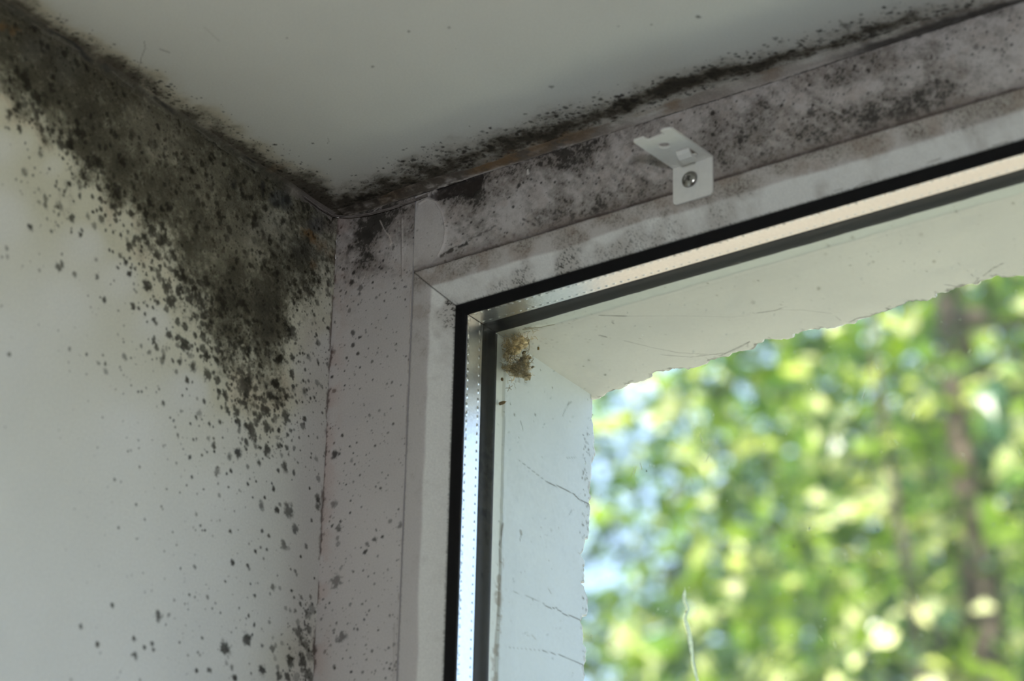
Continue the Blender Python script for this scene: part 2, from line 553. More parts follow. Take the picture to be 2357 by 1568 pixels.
WALL_SPOTS = [
    (0, 150, 3.92, [(85, 435, 28), (178, 578, 26), (75, 568, 14), (50, 560, 10), (290, 490, 18), (133, 400, 14), (170, 370, 25), (300, 360, 25), (350, 395, 15),
                    (380, 435, 18), (345, 475, 18), (175, 510, 12), (265, 517, 12), (155, 460, 12), (235, 445, 20, .7), (375, 570, 25), (430, 575, 18), (475, 600, 22),
                    (450, 635, 14), (370, 545, 15), (105, 300, 20), (210, 295, 20), (190, 240, 15), (95, 150, 30), (125, 125, 20), (150, 60, 35), (230, 100, 40),
                    (250, 190, 40), (300, 270, 40), (330, 300, 40), (550, 720, 40), (635, 720, 45), (535, 660, 20), (605, 800, 20), (800, 890, 55), (890, 900, 50),
                    (845, 850, 40), (700, 600, 40), (750, 620, 40), (1105, 875, 38), (760, 1000, 22), (775, 1075, 18), (625, 1065, 20), (515, 1045, 14), (500, 1095, 12),
                    (690, 890, 18), (610, 890, 10), (650, 980, 14), (565, 840, 14), (480, 690, 12), (397, 688, 10), (365, 745, 14), (250, 762, 10), (265, 835, 10),
                    (315, 930, 10), (445, 935, 10), (355, 1240, 18, .6), (520, 1285, 12), (450, 1180, 9), (350, 1125, 10, .7), (720, 1170, 18), (725, 1195, 14),
                    (665, 1228, 10), (890, 1105, 22), (975, 1095, 22), (905, 1210, 25), (835, 1190, 18), (905, 1300, 18), (875, 1310, 14), (840, 1325, 12),
                    (945, 1355, 14), (1125, 1155, 18), (1215, 1215, 20), (1180, 1335, 25), (1260, 1285, 25), (1080, 1340, 22), (1035, 1355, 18), (1045, 1395, 18),
                    (725, 1535, 22), (740, 1490, 14), (645, 1505, 12), (645, 1475, 9), (425, 1380, 8), (955, 1490, 12), (1090, 1535, 16), (1350, 1240, 28),
                    (1310, 1340, 28), (500, 1415, 8)]),
    (200, 400, 3.92, [(105, 125, 22), (190, 110, 20), (270, 170, 55), (340, 175, 20), (430, 235, 22), (475, 300, 25), (400, 355, 25), (525, 370, 28), (570, 255, 30),
                      (680, 325, 25), (740, 300, 40), (125, 320, 18), (90, 333, 12), (50, 345, 12), (165, 375, 15), (250, 375, 18), (295, 365, 18), (260, 420, 18),
                      (210, 462, 12), (330, 465, 12), (168, 510, 14), (240, 530, 14), (305, 560, 18), (430, 595, 28), (520, 570, 30), (545, 625, 24), (380, 665, 32),
                      (590, 500, 40), (680, 470, 30), (665, 600, 55), (635, 740, 38), (590, 780, 16), (720, 770, 14), (770, 740, 45), (300, 745, 20, .8), (202, 688, 12),
                      (235, 705, 12), (500, 660, 14), (490, 700, 14), (585, 683, 10), (430, 720, 12), (280, 845, 14), (300, 812, 10), (470, 815, 12), (400, 850, 14),
                      (430, 860, 16), (385, 908, 24), (90, 928, 20, .9), (245, 965, 11), (215, 997, 8), (545, 1005, 48), (715, 1030, 50), (755, 1160, 50), (640, 1160, 22),
                      (600, 1105, 14), (545, 1190, 14), (595, 1210, 14), (512, 1163, 9), (418, 1195, 26), (467, 1218, 16), (525, 1268, 16), (545, 1338, 12),
                      (610, 1330, 26), (830, 1045, 35), (925, 1130, 40), (1020, 1150, 50), (970, 1035, 30), (1075, 980, 50), (870, 930, 45), (660, 835, 18),
                      (585, 860, 20), (820, 1345, 26), (890, 1385, 28), (740, 1450, 32), (720, 1405, 14), (775, 1385, 10), (805, 1490, 18), (555, 1495, 12),
                      (595, 1530, 14), (620, 1545, 14), (120, 1115, 9), (163, 1118, 8), (10, 1102, 8), (332, 1521, 8), (345, 1170, 6), (1120, 1340, 30), (1050, 1480, 40),
                      (980, 1460, 25), (1195, 1540, 25), (885, 1545, 50)]),
    (200, 750, 3.92, [(0, 258, 12), (400, 293, 9), (690, 235, 20, .6), (772, 315, 16), (835, 325, 22), (958, 370, 36), (905, 487, 22), (950, 510, 10), (890, 313, 8),
                      (630, 297, 9), (590, 305, 8), (530, 323, 6), (1070, 265, 35), (1180, 220, 35), (1000, 225, 18), (1085, 440, 42), (1175, 490, 32), (1430, 530, 75),
                      (900, 190, 40), (860, 190, 22), (1060, 685, 20), (690, 703, 20), (465, 595, 11), (495, 593, 12), (625, 600, 8), (308, 397, 7), (332, 447, 6),
                      (327, 612, 6), (640, 545, 8, .6), (900, 570, 10), (927, 630, 8), (862, 630, 8), (995, 660, 14, .6), (847, 770, 14, .6), (825, 805, 9), (783, 850, 13),
                      (750, 830, 9), (985, 825, 13), (933, 880, 13), (1013, 903, 12), (1105, 887, 15), (1140, 915, 10), (1200, 870, 22), (1268, 765, 25), (1335, 750, 28),
                      (1360, 865, 36), (1490, 980, 50), (1480, 900, 35), (1440, 1050, 25), (1390, 1060, 15), (1360, 1145, 38), (1097, 1015, 20, .6), (1148, 1080, 24),
                      (1150, 1135, 12), (963, 1030, 12), (988, 1018, 8), (822, 987, 14), (797, 915, 8), (465, 1033, 9), (590, 1030, 6), (368, 1133, 8), (470, 1105, 6),
                      (95, 1100, 7), (690, 1087, 12, .5), (477, 1276, 9), (250, 1387, 13, .8), (307, 1410, 8, .6), (927, 1187, 17), (1040, 1170, 12), (1085, 1140, 8),
                      (1285, 1195, 20, .7), (947, 1363, 13), (848, 1067, 7), (870, 1113, 6), (900, 1440, 7), (840, 1507, 7), (720, 1475, 7), (995, 1517, 7),
                      (1053, 1475, 7), (1183, 1275, 8), (1200, 1282, 6), (1300, 1310, 16), (1260, 1335, 12), (1277, 1457, 10), (1185, 1425, 10, .6), (1375, 1485, 12, .6),
                      (1195, 1530, 16, .6), (1450, 1425, 15), (1450, 1275, 18, .7), (1470, 1383, 8), (1528, 1403, 8), (1225, 1010, 10), (1440, 1120, 10), (1190, 590, 25),
                      (1280, 565, 18), (1185, 655, 14), (1145, 580, 10)]),
    (450, 750, 3.92, [(540, 650, 28), (440, 660, 18), (600, 650, 22), (670, 650, 22), (735, 655, 18), (640, 770, 45), (585, 820, 25), (740, 735, 22), (715, 770, 14),
                      (815, 830, 50), (870, 430, 35), (870, 290, 28), (745, 300, 35), (755, 165, 22), (870, 60, 60), (820, 640, 28), (800, 590, 24), (720, 530, 40),
                      (915, 690, 16), (900, 620, 14), (990, 395, 16), (985, 840, 22), (1040, 655, 12), (1005, 580, 12), (965, 690, 9), (930, 325, 12), (1105, 150, 25, .7),
                      (1090, 80, 14), (1195, 25, 20), (1185, 345, 18, .7), (1130, 540, 16, .6), (750, 940, 20), (700, 945, 16), (675, 965, 10), (830, 980, 16),
                      (870, 940, 8), (645, 1125, 42), (580, 1100, 20), (745, 1085, 22), (770, 1080, 20), (825, 1105, 22), (840, 1160, 16), (775, 1170, 18, .6),
                      (575, 1240, 26), (605, 1200, 10), (805, 1275, 38), (745, 1305, 16), (890, 1330, 20), (870, 1390, 8), (705, 1470, 18), (690, 1420, 10),
                      (945, 1125, 8), (1020, 995, 9), (1045, 1150, 10), (1040, 1190, 10), (1090, 1200, 22, .6), (1100, 1380, 28, .6), (1170, 1155, 16, .6),
                      (1100, 1550, 28, .8), (1170, 1490, 30, .5), (1030, 1465, 12), (625, 1550, 12), (515, 1550, 10), (640, 1405, 8), (545, 1405, 8)]),
    (400, 1150, 3.752, [(760, 50, 32, .8), (890, 92, 24), (995, 100, 52, .85), (915, 42, 18, .7), (1048, 255, 34, .85), (1245, 60, 30, .85), (1245, 10, 24),
                        (1190, 183, 14), (760, 270, 16), (820, 315, 14), (487, 277, 16), (555, 262, 7), (195, 125, 16, .7), (230, 225, 11), (270, 270, 10), (247, 265, 7),
                        (187, 265, 7), (398, 178, 10, .6), (335, 315, 10, .5), (945, 395, 32, .8), (990, 415, 18, .4), (1140, 403, 18, .8), (1095, 490, 11),
                        (707, 450, 14), (748, 413, 11), (803, 428, 11), (778, 510, 11, .7), (650, 387, 10, .7), (505, 545, 20), (640, 570, 14), (650, 600, 12, .7),
                        (180, 583, 15, .8), (58, 600, 6), (447, 712, 8), (540, 675, 10, .5), (662, 728, 8), (725, 722, 9, .7), (895, 655, 9, .7), (1010, 603, 8),
                        (1050, 620, 14, .7), (1060, 650, 12, .7), (860, 755, 26, .8), (915, 765, 14, .5), (832, 815, 12, .8), (1018, 787, 14), (1040, 850, 13, .8),
                        (1103, 848, 16, .8), (700, 830, 15), (638, 850, 8), (135, 823, 10), (182, 840, 9), (293, 845, 18, .8), (360, 897, 12, .7), (272, 945, 7),
                        (333, 942, 7), (403, 980, 7), (565, 937, 7), (303, 772, 6), (645, 1005, 12, .9), (625, 1027, 9), (573, 1042, 6), (967, 937, 16, .5),
                        (694, 1080, 14), (825, 1058, 14, .6), (760, 1122, 10, .5), (447, 1285, 52), (630, 1210, 46), (245, 1193, 11), (48, 1235, 8), (122, 1350, 9),
                        (210, 1318, 11, .7), (225, 1345, 11, .6), (763, 1260, 15, .8), (930, 1167, 9), (850, 1285, 26, .8), (880, 1255, 16, .6), (855, 1195, 16, .4),
                        (935, 1240, 22, .45), (1005, 1395, 42), (763, 1475, 38), (500, 1450, 22, .8), (455, 1415, 14, .5), (307, 1473, 20), (198, 1478, 16),
                        (522, 1545, 26), (667, 1500, 12), (652, 1420, 6), (680, 1165, 8), (943, 1478, 9), (910, 1525, 32, .9), (980, 1530, 34, .9), (897, 1450, 18, .6),
                        (875, 1370, 18, .4), (1080, 1150, 45, .8), (1165, 1115, 40, .8), (1140, 1255, 42, .8), (1200, 950, 38, .6), (1155, 1000, 35, .6),
                        (1110, 1400, 45, .9), (1110, 1340, 30, .8), (1170, 1350, 40, .6), (1170, 1520, 50, .8), (1110, 1475, 22, .8), (1070, 1060, 25, .5),
                        (1215, 1310, 30, .7), (1100, 1230, 30, .6), (1060, 1540, 35, .5), (1180, 840, 18, .7), (1215, 680, 10)]),
    (0, 1100, 3.35, [(1222, 1065, 34), (1040, 1368, 24), (1030, 1238, 19), (752, 1280, 17), (622, 1145, 15), (864, 984, 15), (1172, 1277, 16), (1182, 1325, 13),
                     (1113, 1307, 12), (1300, 1057, 15, .6), (1280, 1132, 7), (915, 385, 9), (1053, 472, 7), (1116, 321, 8), (1245, 222, 8), (1255, 243, 7), (1050, 205, 8),
                     (1383, 1270, 8), (774, 1350, 9, .5), (740, 1150, 8, .3), (928, 1495, 9, .5), (1077, 1560, 11, .6), (1103, 732, 7, .7), (1018, 750, 9, .3),
                     (1117, 884, 7, .6), (1170, 872, 6, .6), (1333, 420, 6), (1362, 518, 6), (1265, 565, 6), (1270, 780, 6, .6), (1392, 702, 6), (550, 1562, 10, .5),
                     (1345, 945, 9, .5)]),
]


def scatter(surf, n, box, dens, rmin, rmax, seed, kmin=0.5):
    """small extra colonies where dens(u, v) allows them; radii in px of the frame"""
    g = np.random.default_rng(seed)
    u = g.uniform(box[0], box[2], n)
    v = g.uniform(box[1], box[3], n)
    keep = g.random(n) < dens(u, v)
    out = []
    for a, b in zip(u[keep], v[keep]):
        q = surf.inv(a, b)
        r = rmin * (rmax / rmin) ** (g.random() ** 2.2)
        out.append((q[0], q[1], r / 5.6, kmin + (1 - kmin) * g.random()))
    return out


# --- wall on the left: plane x = 0, a = y (mm, negative into the room), b = z (mm, negative down)
yl = np.concatenate([-np.geomspace(3600, 216, 14), np.arange(-214, 0.2, 0.33)])
zl = np.concatenate([-np.geomspace(2500, 241, 12), np.arange(-239, 0.2, 0.33)])
wl = Surf(yl, zl, lambda A, B: np.stack([A * 0, A * MM, B * MM], -1), lambda u, v: tuple(on(u, v, 0, 0.0)[1:] * 1000))


def wall_colour(s, seed=11, with_spots=True):
    u, v, A, B = s.u, s.v, s.A, s.B
    far = smooth(-205, -190, A) * smooth(-238, -225, B)
    F = idw(F_WALL, u, v) * far
    n1 = fbm(A, B, 9, 5, seed)
    n2 = fbm(A, B, 2.6, 4, seed + 20)
    n3 = fbm(A, B, 30, 3, seed + 40)
    s.col = np.tile(WHITE, (len(u), 1)) * (0.97 + 0.06 * n3)[:, None]
    # yellowish bloom around the growth, brownish pink where the paint is thin
    FWID = idw(F_WALL, u, v, 2.2, 40, 120) * far
    stain_dim = np.clip(smooth(0.02, 0.35, F) + .55 * smooth(.1, .5, FWID) + 0.5 * smooth(420, 120, v) * smooth(500, 250, u), 0, 1) * far  # bloom around growth; upper-left term paints in dimmer, yellower light
    s.mix((0.58, 0.56, 0.40), 0.60 * stain_dim)
    s.mix((0.52, 0.37, 0.24), 0.35 * smooth(0.15, 0.4, F) * smooth(0.5, 0.75, n3) * smooth(0.6, 0.3, F))
    # grey olive film, finely grained
    n4 = fbm(A, B, 1.0, 3, seed + 60, .8)
    cov = smooth(0.22, 0.72, F + 0.5 * (0.5 * n1 + 0.3 * n2 + 0.2 * n4 - .5)) * smooth(0.05, 0.3, F)
    s.mix((0.235, 0.222, 0.165), 0.93 * cov)
    s.mix((0.062, 0.058, 0.042), 0.86 * cov * smooth(1.0 - F - .35, 1.0 - F + .4, .2 * n1 + .35 * n2 + .45 * n4))
    deep = smooth(0.72, 0.97, F) * (0.3 + 0.7 * n1) * (0.5 + 0.5 * n4)
    s.mix((0.028, 0.026, 0.02), 0.85 * deep)
    s.mix((0.29, 0.275, 0.21), 0.25 * cov * smooth(.58, .8, n4) * smooth(.95, .6, F))
    # lighter grey-green felt under the ceiling, blue grey and orange patches
    for (pu, pv, r, rgb, k) in ((350, 300, 85, (.21, .20, .155), .55), (560, 560, 85, (.25, .24, .185), .6), (610, 530, 70, (.26, .25, .21), .6), (470, 420, 80, (.21, .20, .15), .5),
                                (150, 140, 60, (.10, .10, .085), .5), (90, 110, 50, (.11, .11, .10), .4),
                                (725, 515, 32, (.10, .10, .105), .65), (745, 485, 25, (.13, .12, .12), .4), (640, 455, 28, (.08, .085, .085), .7), (660, 470, 20, (.07, .075, .075), .6),
                                (700, 590, 40, (.05, .047, .04), .5), (690, 570, 36, (.05, .047, .04), .4), (760, 520, 25, (.2, .17, .16), .5)):
        d = np.hypot(u - pu, v - pv) / r + (n1 - 0.5) * 0.9
        s.mix(rgb, k * smooth(1.1, 0.2, d) * far)
    for (pu, pv, r, k) in ((710, 540, 20, .9), (716, 552, 14, .6), (742, 565, 18, .5), (30, 72, 16, .5), (8, 62, 14, .5), (765, 590, 20, .35), (722, 612, 12, .5)):
        d = np.hypot(u - pu, v - pv) / r + (n2 - 0.5) * 1.2
        s.mix((0.20, 0.105, 0.035), 0.8 * k * smooth(1.1, 0.1, d))
    for (pu, pv, ru, rv) in ((538, 427, 9, 17), (605, 437, 7, 28), (660, 460, 9, 16), (635, 470, 14, 10)):
        d = np.hypot((u - pu) / ru, (v - pv) / rv) + (n2 - 0.5) * 0.8
        s.mix((0.03, 0.03, 0.028), 0.85 * smooth(1.2, 0.3, d))
    # a purplish strip beside the window frame
    strip = smooth(-24, -8, A + (n3 - .5) * 6) * smooth(-36, -60, B) * far
    s.mix((0.60, 0.575, 0.57), 0.55 * strip)
    if not with_spots:
        return F
    spots = s.from_photo(WALL_SPOTS)
    dens = lambda a, b: np.clip(0.010 + .16 * smooth(0.04, .2, idw(F_WALL, a, b)) + 1.0 * smooth(0.2, .5, idw(F_WALL, a, b)) * (1 - .8 * smooth(.6, .78, idw(F_WALL, a, b))), 0, 1)
    spots += scatter(s, 8000, (0, 30, 775, 1100), dens, 1.3, 10.0, seed + 3, .5)
    def belt(a, b):                      # the thick of the colonies below the film
        t = np.clip((b - 640) / 420, 0, 1)
        c, w = 470 + 165 * t, 105 - 45 * t
        return smooth(1.25, .2, np.abs(a - c) / w) * smooth(1100, 960, b) * smooth(600, 680, b)
    spots += scatter(s, 1500, (330, 600, 720, 1100), belt, 1.6, 11.0, seed + 15, .7)
    spots += scatter(s, 9000, (0, 30, 775, 900), lambda a, b: smooth(.4, .6, idw(F_WALL, a, b)), .7, 2.2, seed + 12, .4)
    spots += scatter(s, 900, (520, 600, 775, 1100), lambda a, b: np.full_like(a, .9) * smooth(1150, 800, b), 1.0, 4.0, seed + 4)
    spots += scatter(s, 900, (300, 560, 700, 1060), lambda a, b: .9 * smooth(150, 0, np.abs((a - 300) * 1.1 + 570 - b)), 1.5, 9.0, seed + 14, .6)
    spots += scatter(s, 260, (400, 900, 760, 1568), lambda a, b: np.full_like(a, .7), 0.9, 2.6, seed + 5)
    spots += scatter(s, 260, (660, 1380, 735, 1568), lambda a, b: np.full_like(a, .9) * smooth(640, 720, a + (b - 1400) * .1), 1.0, 5, seed + 6)
    spots += scatter(s, 160, (150, 650, 560, 1568), lambda a, b: np.full_like(a, .6), 0.8, 1.9, seed + 7)
    S = s.spot_field(spots, seed + 9)
    S = S * (0.8 + 0.2 * n2)
    k = (0.95 * S)[:, None]
    warm = smooth(300, 1200, v)[:, None] * 0
    s.col = s.col * (1 - k) + np.array(MOULD) * (1 + warm) * k
    # crevice dirt along the crease with the window frame
    s.mix((0.12, 0.085, 0.075), 0.8 * smooth(-1.4, -0.1, A + (n2 - .5) * 1.6) * smooth(.3, .6, n1) * far)
    # stains under the ceiling
    s.mix((0.035, 0.034, 0.03), 0.75 * smooth(-3.0, -0.5, B + (n1 - .5) * 4) * smooth(-8, -40, A) * smooth(.25, .6, n1) * far)
    return F


wall_colour(wl)
g = Mesh()
# thin relief: crusts of mould and flaking paint stand a little proud
nlump = fbm(wl.A, wl.B, 1.6, 3, 201)
Fw = idw(F_WALL, wl.u, wl.v)
inside = (wl.A > -213) & (wl.B > -238)
wl.P[:, 0] += np.where(inside, (nlump - .5) * 0.45e-3 * smooth(.15, .5, Fw), 0)
g.grid(wl.P, *wl.shape, wl.col, flip=False)
g.box((-0.2, -3.6, -2.5), (-0.002, 0.0, 0.0), WHITE)
tag(g.build('wall_left', M_WALL), 'white painted wall on the left, covered in black mould spots', 'wall', kind='structure')

# --- ceiling: plane z = 0, a = x, b = y
PROF_L = ((-40, .72), (0, .8), (14, .72), (28, .52), (42, .28), (58, .12), (78, .03), (105, 0), (900, 0))
PROF_W = []
for uu, prof in ((780, ((0, .75), (20, .85), (40, .6), (60, .3), (90, .08), (130, .0))),
                 (870, ((0, .6), (18, .85), (35, .65), (55, .35), (85, .12), (130, .02))),
                 (960, ((0, .5), (16, .7), (30, .65), (50, .45), (75, .25), (110, .04), (160, 0))),
                 (1060, ((0, .4), (18, .55), (34, .7), (55, .4), (80, .18), (120, .02), (170, 0))),
                 (1180, ((0, .3), (22, .55), (38, .8), (55, .45), (85, .18), (120, .02), (170, 0))),
                 (1300, ((0, .25), (25, .55), (42, .82), (58, .5), (80, .2), (115, .02), (170, 0))),
                 (1420, ((0, .15), (25, .3), (42, .75), (58, .7), (75, .2), (110, .02), (170, 0))),
                 (1540, ((0, .12), (25, .2), (42, .75), (58, .9), (75, .3), (100, .05), (170, 0))),
                 (1660, ((0, .12), (22, .2), (36, .75), (50, .9), (66, .3), (100, .05), (170, 0))),
                 (1780, ((0, .15), (18, .2), (32, .7), (44, .75), (58, .2), (100, .04), (170, 0))),
                 (1900, ((0, .2), (12, .15), (28, .3), (40, .6), (52, .25), (100, .05), (170, .03))),
                 (2020, ((0, .3), (10, .2), (24, .5), (36, .6), (50, .25), (90, .05))),
                 (2140, ((0, .6), (10, .4), (22, .5), (36, .3), (60, .1))),
                 (2260, ((0, .7), (10, .5), (24, .25), (40, .15))), (2380, ((0, .6), (12, .4), (30, .2)))):
    PROF_W.append((uu, prof))
OFFS = np.arange(0, 181, 4.0)
TAB = np.array([np.interp(OFFS, [q[0] for q in prof] + [171], [q[1] for q in prof] + [0]) for _, prof in PROF_W])
STA = np.array([q[0] for q in PROF_W], float)


def ceil_field(u, v, wob=0.0):
    """how much mould the ceiling carries at a frame pixel"""
    ol = (crease(u) - v) * .85 + wob
    FL = np.interp(ol, [q[0] for q in PROF_L], [q[1] for q in PROF_L]) * smooth(840, 740, u)
    ow = np.clip((crackline(u) - v + wob) / 4.0, 0, 44.9)
    k = np.clip(np.interp(u, STA, np.arange(len(STA))), 0, len(STA) - 1.001)
    i, j = k.astype(int), ow.astype(int)
    fk, fo = k - i, ow - j
    j1 = np.minimum(j + 1, 45)
    FW = (TAB[i, j] * (1 - fk) * (1 - fo) + TAB[i + 1, j] * fk * (1 - fo) + TAB[i, j1] * (1 - fk) * fo + TAB[i + 1, j1] * fk * fo)
    FW = FW * smooth(700, 800, u)
    return np.maximum(FL, FW)


xc = np.concatenate([np.arange(0, 292, 0.45), np.geomspace(293, 3400, 14)])
yc = np.concatenate([-np.geomspace(3600, 201, 14), np.arange(-199.6, 0.2, 0.45)])
ce = Surf(xc, yc, lambda A, B: np.stack([A * MM, B * MM, A * 0], -1), lambda u, v: tuple(on(u, v, 2, 0.0)[:2] * 1000))


def ceil_colour(s, seed=51, with_spots=True):
    u, v, A, B = s.u, s.v, s.A, s.B
    far = smooth(-198, -185, B) * smooth(291, 280, A)
    F = ceil_field(u, v, (fbm(A, B, 14, 4, seed + 5) - .5) * (34 - 18 * smooth(1100, 1450, u))) * far
    n1 = fbm(A, B, 7, 5, seed)
    n2 = fbm(A * .8, B, 2.4, 4, seed + 20)
    n3 = fbm(A, B, 35, 3, seed + 40)
    s.col = np.tile(np.array((0.745, 0.75, 0.715)), (len(u), 1)) * (0.98 + 0.04 * n3)[:, None]
    s.mix((0.55, 0.49, 0.33), 0.6 * smooth(0.0, 0.3, F) * smooth(900, 600, u))
    s.mix((0.50, 0.47, 0.43), 0.5 * smooth(0.0, 0.3, F) * smooth(700, 950, u))
    n4 = fbm(A * .7, B, 1.1, 3, seed + 60, .8)
    cov = smooth(0.08, 0.7, F + 0.55 * (0.4 * n1 + 0.35 * n2 + 0.25 * n4 - .5)) * smooth(0.03, 0.22, F)
    s.mix((0.17, 0.15, 0.115), 0.9 * cov)
    s.mix((0.055, 0.048, 0.038), (0.5 + .3 * smooth(650, 850, u)) * cov * smooth(1.06 - F - .25, 1.06 - F + .25, .4 * n1 + .35 * n2 + .25 * n4))
    s.mix((0.03, 0.027, 0.022), (.3 + .35 * smooth(650, 850, u)) * smooth(.65, .95, F) * smooth(.3, .6, n1 * .4 + n2 * .3 + n4 * .3))
    for (pu, pv, ru, rv, k) in ((1160, 368, 55, 14, .9), (1110, 392, 40, 9, .7), (1250, 335, 45, 12, .7), (1330, 308, 50, 12, .75), (1310, 320, 30, 10, .5), (1020, 415, 30, 10, .5), (880, 465, 40, 10, .35),
                                (1550, 236, 26, 9, .7), (1480, 262, 40, 9, .35), (1775, 168, 30, 9, .5), (640, 385, 40, 10, .3), (1700, 190, 40, 10, .25)):
        d = np.hypot((u - pu + (v - pv) * .3) / ru, (v - pv + (u - pu) * .32) / rv) + (n2 - .5) * 1.1
        s.mix((0.235, 0.145, 0.07), 0.85 * k * smooth(1.2, 0.2, d))
    if not with_spots:
        return
    dens = lambda a, b: np.clip(0.002 + 1.2 * smooth(0.03, .4, ceil_field(a, b)), 0, 1)
    spots = scatter(s, 9000, (300, 0, 1000, 520), dens, 0.7, 4.2, seed + 3, .6)
    spots += scatter(s, 1200, (0, 0, 400, 260), dens, 0.8, 5.5, seed + 8)
    spots += scatter(s, 17000, (900, 0, 2357, 480), dens, 0.8, 6.0, seed + 4, .6)
    for (pu, pv, r, k) in ((1128, 339, 7, 1), (1033, 370, 4, 1), (1020, 339, 3, 1), (928, 371, 4, 1), (918, 371, 3, .8), (1004, 346, 2.5, 1), (130, 70, 5, .9), (143, 89, 4, .8), (178, 89, 3, .7),
                           (1270, 200, 4, .6), (1430, 232, 6, 1), (1418, 240, 5, 1), (1438, 244, 6, 1), (1445, 252, 7, 1), (1458, 231, 6, 1), (1423, 222, 4, 1), (1068, 350, 5, 1), (1073, 372, 5, 1),
                           (832, 456, 8, 1), (850, 450, 9, 1), (905, 455, 9, 1), (1280, 267, 4, 1), (1190, 310, 4, 1), (2090, 52, 6, .8), (1947, 60, 9, .5), (2007, 70, 12, .8), (2012, 84, 10, .7),
                           (2045, 68, 12, .6), (2176, 22, 6, .7), (2100, 30, 5, .6), (2045, 31, 5, .6), (2016, 55, 4, .8), (720, 330, 2, 1), (760, 367, 2.5, 1), (633, 333, 3, 1)):
        a, b = s.inv(pu, pv)
        spots.append((a, b, r / 4.2, k))
    S = s.spot_field(spots, seed + 9, 0.9)
    s.mix((0.040, 0.036, 0.029), 0.9 * S)
    # hairline cracks and scuffs in the paint
    for pts, w, k in (([(332, 95), (334, 112), (327, 128), (320, 153)], 1.6, .55), ([(368, 113), (390, 121)], 2.4, .45), ([(755, 318), (757, 325), (754, 330)], 1.3, .5), ([(1932, 48), (1953, 70)], 4, .55),
                      ([(470, 62), (505, 95)], 2, .2)):
        s.mix((0.16, 0.15, 0.12), k * s.stroke(pts, w))


ceil_colour(ce)
g = Mesh()
g.grid(ce.P, *ce.shape, ce.col, flip=True)
g.box((-0.2, -3.6, 0.002), (3.6, 0.078, 0.28), WHITE)
tag(g.build('ceiling', M_CEIL), 'white ceiling with mould creeping in from its edges', 'ceiling', kind='structure')

# ------------------------------------------------------------------ the window
W, WH = 1.5, 1.4                              # outer size; top left corner at the local origin
XG, ZG = 35.3, 31.35                          # jamb and head widths (mm) up to the glazing bead
win = empty('window_1', (0, 0, 0))
tag(win, 'white framed double glazed window under the ceiling, dirty with mould', 'window', kind='structure')

F_HEAD = [(960, 500, .1), (1000, 480, .15), (1000, 540, .12), (1000, 590, .15), (1040, 460, .85), (1080, 430, .9), (1095, 445, .85), (1060, 500, .35), (1060, 560, .3), (1070, 580, .45), (1040, 610, .3),
          (1130, 430, .5), (1130, 480, .35), (1130, 540, .35), (1180, 400, .55), (1180, 440, .3), (1180, 490, .25), (1170, 550, .4), (1250, 370, .7), (1250, 400, .35), (1250, 450, .22),
          (1250, 500, .55), (1300, 350, .9), (1320, 370, .75), (1310, 410, .28), (1300, 480, .7), (1340, 460, .45), (1350, 350, .75), (1380, 325, .65), (1380, 360, .35), (1390, 420, .4), (1390, 465, .7), (1440, 300, .45),
          (1430, 350, .25), (1430, 400, .45), (1470, 300, .45), (1500, 280, .3), (1500, 380, .3), (1500, 440, .5), (1600, 280, .25), (1680, 240, .25), (1660, 290, .5), (1660, 340, .5),
          (1700, 320, .65), (1700, 370, .5), (1760, 230, .45), (1780, 280, .5), (1760, 330, .55), (1840, 190, .4), (1840, 230, .3), (1860, 280, .65), (1850, 320, .65), (1930, 170, .55),
          (1920, 220, .3), (1900, 300, .62), (1950, 275, .66), (2000, 150, .5), (2000, 200, .25), (2020, 260, .72), (2060, 262, .75), (2100, 100, .3), (2100, 180, .35), (2110, 235, .75), (2150, 205, .55), (2180, 225, .6), (2200, 70, .3),
          (2200, 130, .3), (2230, 180, .4), (2300, 40, .35), (2300, 100, .35), (2300, 160, .3), (2357, 60, .3), (2357, 150, .25)]
F_JAMB = [(790, 510, .3), (800, 540, .35), (840, 540, .98), (870, 510, .95), (900, 490, .8), (850, 590, .78), (830, 570, .8), (815, 600, .45), (800, 620, .3), (880, 580, .3), (900, 560, .3), (920, 520, .4), (800, 680, .2),
          (860, 680, .12), (920, 580, .12), (900, 700, .07), (840, 800, .06), (780, 800, .12), (770, 1000, .1), (760, 1300, .1), (840, 1100, .02), (840, 1400, .02), (740, 1560, .1), (920, 1400, .02), (930, 900, .02)]
WHITE_F = np.array((0.64, 0.605, 0.595))


